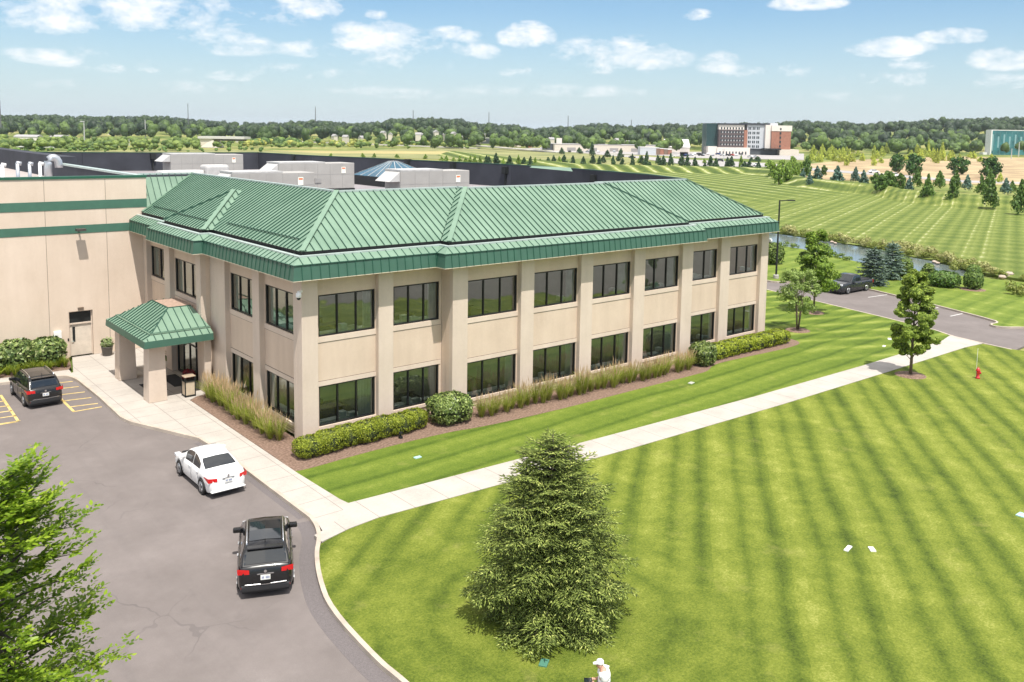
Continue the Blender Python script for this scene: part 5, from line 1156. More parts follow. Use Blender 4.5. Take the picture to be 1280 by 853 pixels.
KINDS = {'e': ('evergreen_tree', EVG, 'cone', 'small dark evergreen tree in the row along the far edge of the mown field', 'evergreens along the far field edge'),
         'b': ('blue_spruce', EVB, 'cone', 'small blue green spruce on the striped grassy bank', 'blue spruces on the grassy bank'),
         'g': ('pine_tree', MGT, 'cone', 'broad mid green pine on the striped grassy bank', 'pines on the grassy bank'),
         'r': ('round_tree', RDK, 'vase', 'dark round crowned tree in front of the dry brown field', 'dark round trees before the dry field'),
         'o': ('shade_tree', MGT, 'oval', 'low spreading green tree on the grassy bank', 'spreading trees on the grassy bank'),
         'l': ('young_tree', LGT, 'oval', 'light green young tree at the corner of the mown field', 'light green trees at the field corner'),
         'y': ('yellow_tree', YGT, 'cone', 'yellow green young tree in the dry field', 'yellow green young trees in the dry field'),
         'm': ('meadow_tree', LGT, 'cone', 'small light green conifer planted in the meadow', 'small trees in the meadow')}
PROT = {}
def put(kind, u, vb, vt, w, zg=0.):
    nm, lm, sh, lab, grp = KINDS[kind]; L = PROT.setdefault(kind, [])
    if len(L) < 3: o = crown_proto(nm, lm, 40+len(L)*7+ord(kind), sh, 1000, .13); tag(o, lab, 'tree', grp); L.append(o)
    else: o = copy_tree(random.choice(L))
    p = at(u, vb, zg); d = depth(p); H = (vb-vt)*d/F_PX; Wm = w*d/F_PX; o.location = tuple(p); o.scale = (Wm, Wm, H); o.rotation_euler = (0,0,random.random()*6.28)
row_e = [(608,204.5,195),(611,204,196),(620,205,192),(637,206,195),(655,206,197),(663,207,196),(685,205.5,197),(692,206,195),(705,204,194),(729,208.5,196),(716,204.5,195),(741,204,194),(749,209,196),(754,203,195),
         (766,212,195),(774,201,189),(778,208,198),(790,210,193),(802,205,195),(808,209,190),(812,212,203),(822,205.5,194),(825,213,198),(829,207,195),(838,207,192),(852,206,194),(859,208,194),(868.5,211,197),(881,212,204),(888,208,195),(894.5,211.5,198),
         (909,209.5,197),(914,209,196),(930.5,210.5,202),(936.5,210,201),(948,210,202),(947,201,196),(939,201,197),(702,192,185),(724,191.5,185),(740,194,178),(759,196,188),(776,196,186)]
for u, b, t_ in row_e: put('e', u, b+.6, t_-.3, 8+random.random()*2.5)
for u, b, t_ in [(414,196.5,192),(453,196.5,192),(468,196.5,192),(496,197,193),(532,198,193),(552,200,196),(558,201,195),(567,200.5,197),(575,201,195),(582,202,197),(588,202,195),(594,203,194),(600,203.5,195),(629,206,198),(648,206,194),(669,207,197),(675,206,199),(699,205,196),(766,203,196),(800,203,195),(926,208.5,195),(880,204,199)]: put('m', u, b+.5, t_-.3, 5.5+random.random()*2)
for u, b, t_, w in [(973,231,206,17),(984,229,204,14),(995,226,204,12),(965,222,203,14),(961,214,200,12),(1000,222,203,10),(978,218,200,14),(990,214,196,12)]: put('l', u, b, t_, w)
for u, b, t_, w in [(1012,231,215,9),(1021,227,208,14),(1046,229.5,208,19),(1079,232.5,213,13),(1136,242,221,13),(1209,236,219,13),(1257,241,223,14),(1069,226,209,11),(1003,225,211,9)]: put('b', u, b, t_, w, .9)
for u, b, t_, w in [(1159,249,218,17),(1174,234,214,16),(1190,252,221,16),(1194,234,213,15),(1146,232,210,14),(1226,240,219,13),(1238,257,226,20),(1237,236,211,15),(1275,263,225,23),(1265,239,226,12),(1232,246,232,12)]: put('g', u, b, t_, w, .9)
for u, b, t_, w in [(1102,240,218,20),(1113,237,215,17),(1125,239,217,14),(1094,235,217,16),(1108,233,214,16),(1008,222,196,12),(1030,220,207,9)]: put('o', u, b, t_, w, .9)
for u, b, t_, w in [(1120,216,193,16),(1142,219,193.5,22),(1197,218,197,23),(1235.5,222,197,26)]: put('r', u, b, t_, w)
for i in range(95):
    u = random.choice([random.gauss(1160,14), random.uniform(1020,1110), random.uniform(1100,1250), random.uniform(1010,1060)]); b = random.uniform(190,205) if u > 1100 else random.uniform(190,203); put('y', u, b, b-random.uniform(7,15)*(1.35 if 1140 < u < 1185 else .9), random.uniform(6,10))
for u, v in ((1058,207),(1190,200),(1250,228),(1092,207)): put('y', u, v, v-12, 8)
# ---- forest: far woodland read as one mass
bm = bmesh.new(); bmesh.ops.create_icosphere(bm, subdivisions=2, radius=1); ICV = np.array([v.co[:] for v in bm.verts]); ICF = np.array([[v.index for v in f.verts] for f in bm.faces]); bm.free()
def merge_clouds(name, items, lm, label, nleaf, leafk, seed, lobes=4, ck=.9):
    """many crowns in one mass: each crown = a few bumpy lobes wrapped in leaf cards"""
    r = np.random.default_rng(seed); Vs, Fs = [], []; k = 0; V3, F3, k3 = [], [], 0
    for (x, y, z, H, R_) in items:
        nb = lobes; cb = r.normal(0,1,(nb,3)); cb /= np.linalg.norm(cb,axis=1)[:,None]; cb[0] = (0,0,.6); c = cb*np.array([R_*.5,R_*.5,H*.17])+np.array([0,0,H*.62]); rad = np.stack([R_*r.uniform(.5,.72,nb)]*2+[H*r.uniform(.22,.32,nb)],1)
        rad[0] = (R_*.8, R_*.8, H*.36)
        for j in range(nb):
            V = ICV*rad[j]*ck*(1+r.normal(0,.10,len(ICV)))[:,None]+c[j]+np.array([x,y,z]); V3.append(V); F3.append(ICF+k3); k3 += len(V)
        n = nleaf; d = r.normal(0,1,(n,3)); d /= np.linalg.norm(d,axis=1)[:,None]; idx = r.integers(0,nb,n)
        P = c[idx]+d*rad[idx]*r.uniform(.92,1.1,n)[:,None]; V, Fq = leafcards(P+np.array([x,y,z]), d, R_*leafk*.8, .9, .5); Vs.append(V); Fs.append(Fq+k); k += len(V)
    A = np.concatenate(Vs); B = np.concatenate(V3); FA = np.concatenate(Fs); FB_ = np.concatenate(F3)+len(A); FB_ = np.concatenate([FB_, FB_[:,2:3]],1)
    me = bpy.data.meshes.new(name); nq = len(FA); me.vertices.add(len(A)+len(B)); me.vertices.foreach_set('co', np.concatenate([A,B]).astype(np.float32).ravel())
    li = np.concatenate([FA.ravel(), FB_[:,:3].ravel()]).astype(np.int32); me.loops.add(len(li)); me.loops.foreach_set('vertex_index', li)
    me.polygons.add(nq+len(FB_)); me.polygons.foreach_set('loop_start', np.concatenate([np.arange(nq)*4, nq*4+np.arange(len(FB_))*3]).astype(np.int32)); me.update(calc_edges=True); me.validate(); me.materials.append(lm)
    me.polygons.foreach_set('use_smooth', [False]*nq+[True]*len(FB_)); o = bpy.data.objects.new(name, me); COL.objects.link(o); tag(o, label, None, None, 'stuff'); return o
def scatter(n, d0, d1, u0, u1, seed, hk=1., H0=10, H1=19, pw_=.6):
    r = np.random.default_rng(seed); out = []
    for i in range(n):
        d = d0+(d1-d0)*r.random()**pw_; u = r.uniform(u0, u1); q = CAM+ray(u, 160)*d; x, y = q[0], q[1]; z = float(hill(np.array([x]), np.array([y]))[0])-.3; H = r.uniform(H0,H1); out.append((x,y,z,H,H*r.uniform(.34,.5)))
    return out
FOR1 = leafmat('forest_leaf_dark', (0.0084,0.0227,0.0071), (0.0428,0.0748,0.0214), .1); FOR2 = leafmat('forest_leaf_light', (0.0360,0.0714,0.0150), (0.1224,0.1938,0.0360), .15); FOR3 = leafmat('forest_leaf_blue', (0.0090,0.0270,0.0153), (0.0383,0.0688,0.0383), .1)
merge_clouds('woodland', scatter(1500, 830, 1480, -120, 1400, 1), FOR1, 'dark wooded hills along the horizon', 80, .30, 1)
merge_clouds('woodland', scatter(330, 800, 1100, -120, 1400, 2, H0=11, H1=17), FOR2, 'lighter green trees among the dark woodland', 80, .30, 2)
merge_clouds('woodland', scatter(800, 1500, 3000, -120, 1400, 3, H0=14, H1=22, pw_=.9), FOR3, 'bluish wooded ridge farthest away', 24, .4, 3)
merge_clouds('woodland', scatter(60, 680, 820, 470, 850, 5, H0=8, H1=14), FOR2, 'light green trees among the far houses', 80, .4, 5)
merge_clouds('woodland', scatter(60, 760, 880, 1000, 1225, 6, H0=9, H1=15), FOR2, 'light green trees in front of the right hand woods', 80, .4, 6)
# shrubs on the highway bank at the left and centre
def band(n, u0, u1, v0, v1, h0, h1, seed, top=None):
    r = np.random.default_rng(seed); out = []
    for i in range(n):
        u = r.uniform(u0,u1); v = r.uniform(v0,v1); p = at(u, v, 0); H = r.uniform(h0,h1); out.append((p[0],p[1],-.2,H,H*r.uniform(.45,.7)))
    return out
SHR = leafmat('shrub_leaf', (0.0612,0.1122,0.0204), (0.2244,0.2958,0.0612), .2); SHY = leafmat('shrub_yellow', (0.1904,0.2142,0.0357), (0.4998,0.4998,0.1071), .2)
merge_clouds('scrub', band(230, -40, 250, 178, 190, 3, 7, 11), SHR, 'green scrub between the highway and the rear roof at the left', 30, .4, 11, 3)
merge_clouds('scrub', band(140, 300, 590, 177, 185, 3.5, 6, 12), SHY, 'yellow green shrubs covering the highway bank', 30, .4, 12, 3)
merge_clouds('scrub', band(110, 260, 600, 180, 187, 3, 6, 13), SHR, 'green shrubs at the foot of the highway bank', 30, .4, 13, 3)
merge_clouds('scrub', band(60, 310, 400, 176, 184, 4, 7, 14)+band(40, 480, 590, 177, 184, 4, 7, 15), MGT, 'darker green shrubs on the highway bank', 30, .4, 14, 3)
merge_clouds('scrub', band(60, 0, 330, 188, 191, 1.5, 3.2, 16), MGT, 'row of little dark bushes just behind the rear roof edge', 30, .4, 16, 3)
# pond side rushes and shrubs
def along(pts, n, wid, h0, h1, seed, off=0.):
    r = np.random.default_rng(seed); out = []; P = [np.array(p) for p in pts]; L = [np.linalg.norm(P[i+1]-P[i]) for i in range(len(P)-1)]; T = sum(L)
    for i in range(n):
        s = r.uniform(0,T); k = 0
        while s > L[k] and k < len(L)-1: s -= L[k]; k += 1
        q = P[k]+(P[k+1]-P[k])*s/L[k]; t_ = (P[k+1]-P[k])/L[k]; w = r.normal(off,wid); q = q+np.array([-t_[1],t_[0]])*w; H = r.uniform(h0,h1); out.append((q[0],q[1],-.1,H,H*r.uniform(.5,.8)))
    return out
NB = off(NBW, -.9); FB = [(85,-9)]+off(FBW, 1.6)
RSH = leafmat('rush_leaf', (0.1265,0.1792,0.0316), (0.4005,0.4216,0.1054), .3); 
merge_clouds('pond_reeds', along(FB, 200, .8, .3, 1.0, 21), RSH, 'yellow green reeds along the far bank of the pond', 170, .36, 21, 2, .3)
merge_clouds('pond_reeds', along(NB[1:], 60, .5, .3, .7, 22), SHR, 'green reeds along the near bank of the pond', 100, .4, 22, 2, .3)
merge_clouds('pond_reeds', along([(74,-7),(77,-4),(80,-7),(85,-7)], 80, 1.2, .4, 1.2, 23), RSH, 'reeds closing the near right end of the pond', 170, .36, 23, 2, .3)
merge_clouds('pond_reeds', along(FB, 50, .9, .8, 1.5, 24), leafmat('reed_pale', (.30,.30,.10), (.62,.60,.26), .35), 'pale flowering reeds along the far bank of the pond', 120, .34, 24, 2, .25)
for u, v, h, w, lab in ((1128,345,2.2,1.9,'round green bush at the pond edge right of the two spruces'),(1180,358,1.6,2.9,'low wide dark green bush by the right end of the pond'),(1160,352,2.0,1.2,'upright reddish reed tuft by the pond right of the round bush'),(966,330,2.6,2.4,'bushy shrub just right of the building by the pond')):
    p = at(u, v, 0); superblob('pond_bush', [(p[0],p[1],h*.45,w*.5,w*.5,h*.5)], .26, 260, SHR if 'dark' not in lab else MGT, lab, 'bush', flat=.95)
rk_ = MB(); r_ = random.Random(4)
ROCK = mat('boulder', (.40,.32,.26), .9, var=.3, scale=2, bump=.5)
def boulder(p, s, lab, grp):
    bm = bmesh.new(); bmesh.ops.create_icosphere(bm, subdivisions=2, radius=1)
    for v in bm.verts: v.co = Vector((v.co.x*s*1.3, v.co.y*s, v.co.z*s*.6))*(1+.18*math.sin(v.co.x*5+v.co.y*7+s*9))
    me = bpy.data.meshes.new('boulder'); bm.to_mesh(me); bm.free(); o = mkobj('boulder', me, ROCK, None, True, 0, (p[0],p[1],.05)); tag(o, lab, 'rock', grp)
for u, v in ((1040,303),(1044,304.5),(1168,328),(1172,329.5),(1204,336),(1258,345),(1262,343),(1253,347),(1192,330)): boulder(at(u,v,0), r_.uniform(.22,.42), 'pinkish boulder lying among the reeds on the far pond bank', 'boulders on the far pond bank')
# ---- far buildings
def bldg(name, u0, u1, vb, vt, dep, lab, wallc, roofc=None, gable=False, floors=0, bays=0, winc=None, zg=0., cat='building', vtr=None, roofh=0.):
    """box building whose front runs between the two ground points seen at u0 and u1"""
    a = at(u0, vb, zg); 
    s = depth(a); b = CAM+ray(u1, vb)*s/ (ray(u1,vb)@RM[2]); b[2] = zg; L = float(np.linalg.norm((b-a)[:2])); ang = math.atan2(b[1]-a[1], b[0]-a[0]); H = (vb-vt)*s/F_PX
    o = empty(name, (a[0],a[1],zg-.3), ang, lab, cat); o['L'] = L; o['H'] = H; H += .3
    MB().box(0,L,0,dep,0,H).build('wall', wallc, o)
    if roofc and gable:
        rh = roofh or H*.5; mb = MB(); e = .4; mb.add([(-e,-e,H),(L+e,-e,H),(L+e,dep+e,H),(-e,dep+e,H),(-e,dep/2,H+rh),(L+e,dep/2,H+rh)], [(0,1,5,4),(2,3,4,5),(1,2,5),(3,0,4),(0,3,2,1)]); mb.build('roof', roofc, o)
    elif roofc: MB().box(-.2,L+.2,-.2,dep+.2,H,H+max(.4,H*.03)).build('roof', roofc, o)
    return o, L, H
CRM = mat('far_cream', (.62,.56,.47), .8); BRK = mat('brick_red', (.34,.155,.105), .9, var=.15, scale=.6); BRD = mat('brick_dark', (.10,.075,.075), .9); LGY = mat('panel_grey', (.50,.52,.55), .7); PCH = mat('panel_cream', (.72,.66,.60), .8)
DRF = mat('roof_dark_blue', (.03,.035,.05), .7); TEAL = mat('tower_teal', (.012,.045,.045), .4, 0, .6, var=.3, scale=.2); WIN = mat('far_window', (.03,.04,.05), .15, 0, .6); WFR = mat('far_white', (.75,.74,.72), .7); RFG = mat('roof_grey', (.33,.32,.32), .9); RFR = mat('roof_red', (.35,.15,.12), .9)
# hotel
D0 = depth(at(930, 193.5, 0)); a0 = at(897, 193.5, 0)
HO = empty('hotel', (0,0,0), 0, 'six storey hotel of brick and pale panels far across the field', 'hotel')
def X(u): 
    p = CAM+ray(u, 193.5)*(D0/(ray(u,193.5)@RM[2])); return p
o3 = X(884); ex = X(990)-X(884); Lh = float(np.linalg.norm(ex[:2])); HO.location = (o3[0],o3[1],-.3); HO.rotation_euler.z = math.atan2(ex[1],ex[0]); ppm = F_PX/D0; sx = lambda u: (u-884)/ppm; sz = lambda v: (195.2-v)/ppm
def hbox(nm, u0, u1, v1, v0, d0, d1, m_): return MB().box(sx(u0),sx(u1),d0,d1,sz(v0) if v0 < 195 else 0,sz(v1)).build(nm, m_, HO)
hbox('glass_tower', 884, 897.7, 156.3, 196, 5, 22, TEAL); hbox('wing_dark_brick', 897.7, 929, 164, 186, 0, 16, BRD); hbox('wing_top_panel', 897.7, 929, 158, 164, 0, 16, PCH); hbox('brick_end', 929, 933, 164.2, 186, -.6, 16, BRK)
hbox('wing_grey_panel', 933, 955, 157.5, 187, 1, 16, LGY); hbox('stair_tower', 955, 962, 157.5, 187.5, -1.5, 16, PCH); hbox('brick_block', 962, 986, 165, 187.5, -3, 16, BRK); hbox('brick_block_cap', 962, 987, 158, 165, -3.3, 16, PCH)
hbox('podium', 895, 936, 186, 196, -3, 16, PCH); hbox('podium_low', 884, 895, 185, 196, -2, 14, PCH); hbox('entrance_block', 936, 975, 187, 196, 2, 16, mat('dark_glaze', (.08,.09,.10), .3)); hbox('porte_cochere', 952, 972, 186.4, 188.2, -9, 2, BLACK); hbox('side_block', 972, 996, 187.5, 196, -5, 12, CRM)
hbox('roof_edge', 897, 929.5, 156.2, 158, -.8, 16.5, DRF); hbox('roof_edge', 929.5, 961, 155.6, 157.5, 0, 16.5, DRF); hbox('roof_plant', 962, 972, 155, 158, 3, 12, LGY)
for fl_i in range(6):
    v = 160.4+fl_i*5.1 if fl_i else 161
    for k in range(8 if fl_i < 5 else 0):
        u = 899.8+k*3.65; w_ = MB().box(sx(u),sx(u+1.7),-.12,.0,sz(v+2.6),sz(v)).build('window', WIN, HO)
        if fl_i: MB().box(sx(u+1.7),sx(u+2.9),-.1,.0,sz(v+2.6),sz(v+.9)).build('panel', mat('panel_pale_grey', (.42,.42,.42), .8), w_)
for fl_i in range(5):
    for k in range(6): u = 934.6+k*2.05+(k//2)*1.1; v = 160.5+fl_i*5.6; MB().box(sx(u),sx(u+1.35),.88,1.0,sz(v+3.2),sz(v)).build('window', WIN, HO)
    v = 161+fl_i*5.3; MB().box(sx(972),sx(973.8),-3.42,-3,sz(v+2.6),sz(v)).build('window', WIN, HO)
for k in range(9): MB().box(sx(898+k*4),sx(899.6+k*4),-3.1,-3,0.4,sz(191)).build('window', WIN, HO)
# teal office building at right
o, L, H = bldg('glass_office', 1238, 1330, 194.5, 163.5, 9, 'teal glass office block at the right edge of the horizon', mat('teal_glass', (.025,.13,.15), .25, 0, .6, var=.5, scale=.12, c2=(.06,.26,.28)), WFR)
MB().box(-1.2,0,-1,9,0,H+.6).build('white_fin', WFR, o); 
for k in range(26): MB().box(L*k/26,L*k/26+.25,-.2,0,0.8,H-.8).build('mullion', mat('mullion_teal', (.10,.22,.23), .5), o) if k % 2 else MB().box(L*k/26+.4,L*k/26+1.9,-.15,0,H*.2+(k%3)*1.5,H*.85-(k%4)).build('fritted_panel', mat('fritted', (.22,.38,.40), .5), o)
MB().box(-6,-1,2,9,0,3.2).build('annex', WFR, o)
o, L, H = bldg('warehouse', 693, 826, 188.5, 180.5, 40, 'long low beige store building behind the highway', CRM, RFG)
for k in range(4): MB().box(L*(.12+.2*k),L*(.2+.2*k),-.15,0,0,H*.55).build('loading_door', mat('door_dim', (.3,.28,.27)), o)
MB().box(L*.02,L*.07,2,8,0,H*1.9).build('tower', PCH, o)
o, L, H = bldg('warehouse', 1003, 1107, 187.5, 178.5, 30, 'long low beige building below the woods right of the hotel', CRM, WFR)
for k in range(9): MB().box(L*(.05+.1*k),L*(.08+.1*k),-.15,0,H*.2,H*.6).build('window', WIN, o)
bldg('restaurant', 832, 862, 190, 184, 18, 'low white gabled building with big gables left of the hotel', PCH, WFR, True, roofh=7)
bldg('house', 862, 884, 184, 176.5, 14, 'wide house with a grey hipped roof left of the hotel tower', LGY, RFG, True, roofh=3)
bldg('house', 790, 801, 183, 175.5, 12, 'house with a reddish roof among the light green trees', PCH, RFR, True, roofh=5)
bldg('store', 800, 820, 193.5, 184.5, 12, 'pale grey tilt up shed beside the row of small brick fronts', LGY, WFR)
for k in range(4): bldg('shop', 820+k*5, 824.6+k*5, 193.5, 185.6+k*.6, 10, 'narrow brick shop front, %s of the row of four beside the grey shed' % ('first','second','third','last')[k], BRK if k % 2 else mat('brick_brown', (.22,.15,.11), .9), WFR)
bldg('petrol_station', 678, 692, 187.5, 179.5, 10, 'flat white canopy of a filling station by the highway', mat('dark_glaze', (.08,.09,.1)), WFR)
bldg('petrol_station', 601, 621, 182, 173, 10, 'white flat roofed pavilion at the highway left of the filling station', mat('dark_glaze', (.08,.09,.1)), WFR)
hs = [(418,168),(432,169),(452,170),(479,164),(488,166),(515,167),(523,166),(529,167),(545,163),(557,166),(567,165),(575,170),(597,171),(603,167),(631,171),(646,174),(647,178),(689,172),(731,172),(740,173),(771,173),(785,176)]
for i, (u, v) in enumerate(hs):
    s = 860+random.random()*60; p = CAM+ray(u, v)*s; zz = float(hill(np.array([p[0]]),np.array([p[1]]))[0]); o = empty('house', (p[0],p[1],p[2]-4), random.random()*3, 'white house half hidden in the dark trees beyond the highway', 'house', 'white houses among the far trees')
    o.scale = (.7,.7,.7); MB().box(-4,4,-3,3,-6,3).build('wall', CRM, o); MB().add([(-4.4,-3.4,3),(4.4,-3.4,3),(4.4,3.4,3),(-4.4,3.4,3),(-4.4,0,6),(4.4,0,6)], [(0,1,5,4),(2,3,4,5),(1,2,5),(3,0,4)]).build('roof', RFR if i == 12 else RFG, o)
for (u0, u1, v, t_, lab, c) in ((17,46,176,171,'low pinkish shed among the trees at the far left',PCH),(62,83,174,171,'long white roofed shed among the trees left of the first lamp',WFR),(134,156,173.5,169.5,'pale pink long low building left of the utility pole',PCH),(8,22,165,161,'grey gabled roof in the trees at the left edge',LGY)):
    o, L, H = bldg('shed', u0, u1, v, t_, 12, lab, c, RFG, True, roofh=2.)
# overpass
OV = empty('overpass', tuple(at(250,184.5,0)), 0, 'pale concrete highway overpass abutment and deck at the left', 'bridge'); OV.rotation_euler.z = math.atan2(*(X(1000)-X(900))[[1,0]])
cp_ = F_PX/depth(at(250,184.5,0)); W_ = lambda px: px/cp_
MB().add([(0,0,0),(W_(23),-3,0),(W_(23),14,0),(0,14,0),(0,0,W_(11)),(W_(16),0,W_(11)),(W_(16),14,W_(11)),(0,14,W_(11))], [(0,3,2,1),(4,5,6,7),(0,1,5,4),(1,2,6,5),(2,3,7,6),(3,0,4,7)]).build('abutment', CRM, OV)
MB().box(-W_(2), W_(56), -1, 15, W_(11), W_(14)).build('deck', mat('deck_pale', (.55,.53,.5), .8), OV); MB().box(W_(23), W_(52), 1, 13, W_(8.6), W_(11)).build('girder', mat('girder_dark', (.10,.09,.09), .8), OV)
# highway guard wall on the bank, top of bank
hw = MB(); pts = [(300,175),(340,173.2),(400,175.5),(450,177.5),(600,180),(700,185)]
for i in range(len(pts)-1):
    a = at(pts[i][0], pts[i][1]+6, 0); b = at(pts[i+1][0], pts[i+1][1]+6, 0); hw.bar((a[0],a[1],2.4), (b[0],b[1],2.4 if i < 3 else .2), 8, .8)
tag(hw.build('highway', mat('highway_pale', (.48,.45,.42), .9)), kind='structure')
# poles
PW = mat('pole_grey', (.45,.45,.44), .6); PK = mat('pole_dark', (.12,.12,.13), .7)
def pole(u, vb, vt, w, arm, lab, d=None, m_=PW):
    p = at(u, vb, 0) if d is None else CAM+ray(u, vb)*d; dd = depth(p); H = (vb-vt)*dd/F_PX; o = empty('lamp_post' if arm else 'radio_mast', tuple(p), 0, lab, 'pole'); r_ = w*dd/F_PX/2
    MB().tube([(0,0,0),(0,0,H)], [r_*1.2,r_*.8], 6).build('pole', m_, o)
    if arm: MB().box(-r_*5*(arm < 0)-r_,r_+r_*5*(arm > 0),-r_,r_,H,H+r_*1.6).build('lamp_head', m_, o)
    return o
pole(106,186,153,1.5,-1,'tall pale floodlight pole at the far left above the scrub'); pole(182,176,150,1.3,0,'wooden utility pole in front of the left woods'); pole(339,172,153,1.0,-1,'slim lamp pole on the highway right of the overpass'); pole(376,173,155,1.1,0,'bare pale pole beside the highway above the tall rooftop unit')
pole(440.5,174,158,1.1,-1,'lamp pole at the left end of the far houses'); pole(490,175,163,1.,-1,'lamp pole in front of the far houses'); pole(573,182,165,.8,-1,'thin lamp pole left of the white pavilion'); pole(97.5,187,175,.9,0,'short pale sign post in the left scrub'); pole(152.5,184,174.5,.9,0,'left post of the sign gantry in the scrub'); pole(161.5,182,173.5,.7,0,'right post of the sign gantry in the scrub')
pole(1273,196,178,1.3,0,'white post in front of the teal glass office'); pole(1216,187,178,1.2,0,'white post left of the teal glass office'); pole(1222,193,184,1.,0,'second white post nearer the teal glass office'); pole(904.5,203,188,1.,-1,'thin white lamp pole in front of the hotel car park'); pole(1264,199,186,1.,0,'white lamp pole right in front of the teal glass office')
for u, vt, lab in ((1,126,'tall thin grey mast at the far left edge of the horizon'),(235.5,130,'thin mast rising above the woods over the wing roof'),(394.5,134,'thin mast above the woods over the tall rooftop unit'),(516.5,138,'thin mast above the dark central hill'),(611,141,'thin mast just right of the dark central hill'),(710,145,'faint thin mast above the low gap in the hills'),(789,150,'faintest thin mast above the woods left of the hotel')):
    pole(u, 160, vt, .9 if u > 1 else 1.6, 0, lab, 1300 if u > 1 else 900, PK)
# vehicles far away: low poly but car shaped
def mini(u, v, c, lab, grp, L=4.4, H=1.5, rz_=None, cat='car'):
    p = at(u, v, 0); o = empty('parked_car' if L < 6 else 'lorry', tuple(p), random.choice([0,1.57,.6]) if rz_ is None else rz_, lab, cat, grp); m_ = mat('far_paint_'+c, {'w':(.75,.75,.75),'k':(.03,.03,.035),'s':(.4,.42,.45),'r':(.4,.05,.04),'b':(.05,.08,.2),'y':(.7,.45,.05)}[c], .3)
    if L < 6:
        b = MB(); pr = [(-.5,.25),(-.5,.62),(-.33,.68),(-.22,1),(.12,1),(.27,.68),(.47,.58),(.5,.25)]
        b.v = [(x*L,-.9,z*H) for x, z in pr]+[(x*L,.9,z*H) for x, z in pr]; n = 8; b.f = [tuple(range(n)), tuple(range(2*n-1,n-1,-1))]+[(i,i+n,(i+1)%n+n,(i+1)%n) for i in range(n)]; b.build('body', m_, o)
        MB().box(-.27*L,.18*L,-.92,.92,.70*H,.93*H).build('windows', WIN, o)
        for s in (-.3,.3): MB().tube([(s*L,-.93,.33),(s*L,.93,.33)], .33, 10).build('wheel', TYRE, o)
    else:
        MB().box(-L/2,L/2-2.6,-1.3,1.3,1.1,H).build('trailer', m_, o); MB().box(L/2-2.3,L/2,-1.2,1.2,.6,H*.82).build('cab', m_, o, bevel=.2)
        for s in (-.4,-.3,.18,.4): MB().tube([(s*L,-1.25,.5),(s*L,1.25,.5)], .5, 10).build('wheel', TYRE, o)
cs = 'wkswsbwkr'
for i, u in enumerate(np.linspace(868, 950, 15)): mini(u+random.uniform(-1,1), random.choice([193.5,195,197]), cs[i % 9], 'parked car in the far hotel car park', 'cars in the hotel car park')
for i, u in enumerate((703,712,735,748,768,858,864,876)): mini(u, 190.5 if u < 800 else 195, cs[i], 'car in the lot before the beige store', 'cars in front of the beige store')
for i, (u, v, c) in enumerate(((662,185,'r'),(678,186,'w'),(590,181,'w'),(600,181,'w'),(572,180.5,'w'),(418,176,'w'),(424,176.5,'w'),(1118,221,'w'),(1092,216.5,'w'),(962,208,'s'),(946,207.5,'w'),(790,198,'k'),(900,202,'k'),(840,196.5,'w'))):
    mini(u, v, c, {0:'red car on the highway right of the pavilion',1:'white car on the highway beside the red car',7:'white car on the far road behind the blue spruces',8:'white car on the far road left of the other white car',9:'grey car on the far road beside the light green trees'}.get(i, 'distant car on the highway or far road'), None if i in (0,1,7,8,9) else 'distant cars on the roads', 4.6, 1.6, math.atan2(*(X(1000)-X(900))[[1,0]]))
mini(46, 186.5, 'w', 'long white lorry on the highway at the far left', None, 24, 4.2, math.atan2(*(X(1000)-X(900))[[1,0]]), 'lorry')
mini(438, 178, 'y', 'yellow digger like vehicle on the highway bank', None, 7, 3.4, .4, 'vehicle')
# ================================================================ SKY, SUN, AIR
w = bpy.data.worlds.new('World'); SC.world = w; w.use_nodes = True; t = w.node_tree; t.nodes.clear()
sd = Vector((-.14,-.43,1)).normalized(); EL = math.asin(sd.z); RT = math.atan2(sd.x, sd.y)
sky = N(t, 'ShaderNodeTexSky', sky_type='NISHITA', sun_disc=False, sun_elevation=EL, sun_rotation=RT, altitude=60., air_density=1.0, dust_density=.6, ozone_density=2.5)
tc = t.nodes.new('ShaderNodeTexCoord').outputs['Generated']; sx = t.nodes.new('ShaderNodeSeparateXYZ'); t.links.new(tc, sx.inputs[0])
az = mth(t, 'ARCTAN2', sx.outputs[0], sx.outputs[1]); el = mth(t, 'ARCSINE', sx.outputs[2])
v3 = N(t, 'ShaderNodeCombineXYZ', ins={0: az, 1: mth(t, 'MULTIPLY', el, 2.0), 2: 0.}).outputs[0]
n1 = noise(t, v3, 16., 8, .62, .3); n2 = noise(t, v3, 42., 6, .65); n0 = noise(t, v3, 5., 4, .5)
CL = [(62,22,50,20,1.),(120,12,40,16,.8),(200,18,75,24,1.),(262,42,48,20,.6),(285,58,50,12,.5),(388,8,32,18,1.1),(330,25,50,14,.4),(58,74,42,9,.7),(110,66,20,9,.8),(405,62,55,12,.6),(470,52,55,18,.8),(520,68,80,20,.6),(568,46,32,9,.7),(605,68,18,9,.9),(658,48,30,15,1.),(636,86,34,11,.7),(770,74,75,20,.8),(750,66,30,12,.5),(1010,5,36,9,1.),(872,20,16,6,.5),(470,20,14,6,.4),(1115,62,40,10,.9),(1190,48,32,8,.9),(1265,76,40,12,.8),(915,84,34,14,.6),(1140,82,26,8,.4),(980,90,30,8,.35),(290,97,24,6,.6),(160,84,60,8,.4),(370,92,70,8,.35),(1150,100,70,8,.35),(1260,105,50,8,.35),(200,110,120,7,.25),(700,115,120,7,.22),(1020,125,120,7,.2),(480,118,90,7,.22)]
S_ = None
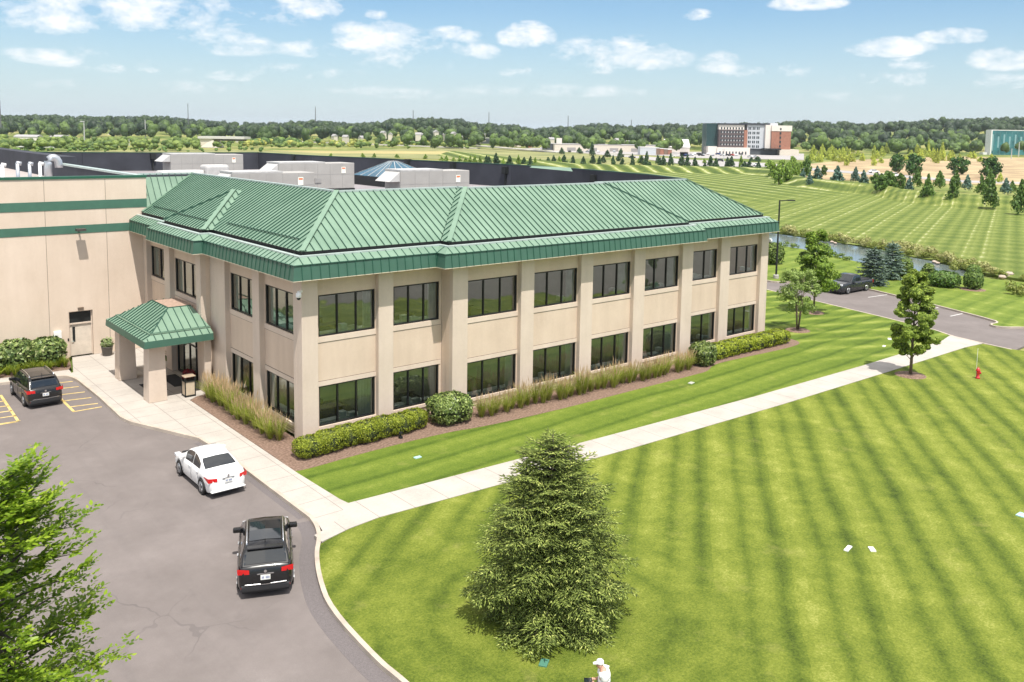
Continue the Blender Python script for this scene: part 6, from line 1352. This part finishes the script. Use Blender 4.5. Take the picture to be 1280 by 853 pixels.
for u, v, rx, ry, a in CL:
    d = ray(u, v); d /= np.linalg.norm(d); A0, E0 = math.atan2(d[0], d[1]), math.asin(d[2]); rx_, ry_ = rx/F_PX*1.15, ry/F_PX*1.15
    p = mth(t, 'MULTIPLY', mth(t, 'SUBTRACT', az, A0), 1/rx_); q = mth(t, 'MULTIPLY', mth(t, 'SUBTRACT', el, E0), 1/ry_)
    # flatter below, rounder above
    qq = mth(t, 'MULTIPLY', q, mth(t, 'MULTIPLY_ADD', mth(t, 'LESS_THAN', q, 0.), .45, .85))
    e = mth(t, 'MULTIPLY', mth(t, 'SUBTRACT', 1.35, mth(t, 'ADD', mth(t, 'MULTIPLY', p, p), mth(t, 'MULTIPLY', qq, qq)), clamp=True), a)
    S_ = e if S_ is None else mth(t, 'MAXIMUM', S_, e)
k = mth(t, 'ADD', mth(t, 'MULTIPLY', S_, .62), mth(t, 'ADD', mth(t, 'MULTIPLY', mth(t, 'SUBTRACT', n1, .5), 3.0), mth(t, 'MULTIPLY', mth(t, 'SUBTRACT', n2, .5), 1.5)))
cov = mth(t, 'MULTIPLY', mth(t, 'MULTIPLY_ADD', mth(t, 'SUBTRACT', k, .14), 1.3, 0., clamp=True), mth(t, 'MULTIPLY', S_, 3., clamp=True))
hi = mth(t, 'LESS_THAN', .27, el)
cov2 = mth(t, 'MULTIPLY_ADD', noise(t, v3, 3.2, 6, .6), 4., -1.5, clamp=True); hiw = mth(t, 'MULTIPLY', mth(t, 'MULTIPLY', cov2, hi), .9)  # unseen bright clouds high overhead, added to fill the shaded walls
# thin high veil toward the horizon
HZ = mth(t, 'MULTIPLY_ADD', el, -7.2, 1.0, clamp=True); HZ = mth(t, 'POWER', HZ, 1.3)
base = mixc(t, 1., sky.outputs[0], (SKYR, SKYG, SKYB), 'MULTIPLY')
base = mixc(t, mth(t, 'MULTIPLY', HZ, .85), base, HORC)
base = mixc(t, mth(t, 'MULTIPLY', n0, .15), base, HORC)
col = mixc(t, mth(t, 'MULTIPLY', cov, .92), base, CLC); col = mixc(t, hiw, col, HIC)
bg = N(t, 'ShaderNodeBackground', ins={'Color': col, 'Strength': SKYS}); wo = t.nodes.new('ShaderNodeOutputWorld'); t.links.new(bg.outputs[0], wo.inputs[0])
sl = bpy.data.lights.new('sun', 'SUN'); sl.energy = SUNE; sl.angle = math.radians(.5); sl.color = (1, .955, .88); so = bpy.data.objects.new('sun', sl); COL.objects.link(so)
so.rotation_euler = Vector((.14,.43,-1)).to_track_quat('-Z','Y').to_euler()
SC.view_settings.view_transform = 'Standard'; SC.view_settings.look = 'None'; SC.view_settings.gamma = 1; SC.view_settings.exposure = EXPO
if HAZE > 0:
    m, t = nt('haze_air'); pv = N(t, 'ShaderNodeVolumePrincipled', ins={'Color': (.80,.88,.96,1), 'Density': HAZE, 'Anisotropy': .2}); o_ = t.nodes.new('ShaderNodeOutputMaterial'); t.links.new(pv.outputs[0], o_.inputs['Volume'])
    hz = MB().box(-12500,12500,-12500,12500,-1.5,150).build('haze', m); hz['kind'] = 'stuff'; hz['label'] = 'thin pale summer haze over the whole landscape'
SC.cycles.max_bounces = 6; SC.cycles.diffuse_bounces = 3; SC.cycles.glossy_bounces = 3; SC.cycles.transmission_bounces = 4; SC.cycles.transparent_max_bounces = 8; SC.cycles.volume_bounces = 0
SC.cycles.caustics_reflective = False; SC.cycles.caustics_refractive = False; SC.cycles.use_denoising = True; SC.cycles.sample_clamp_indirect = 6.
try: SC.cycles.denoiser = 'OPENIMAGEDENOISE'
except Exception: pass
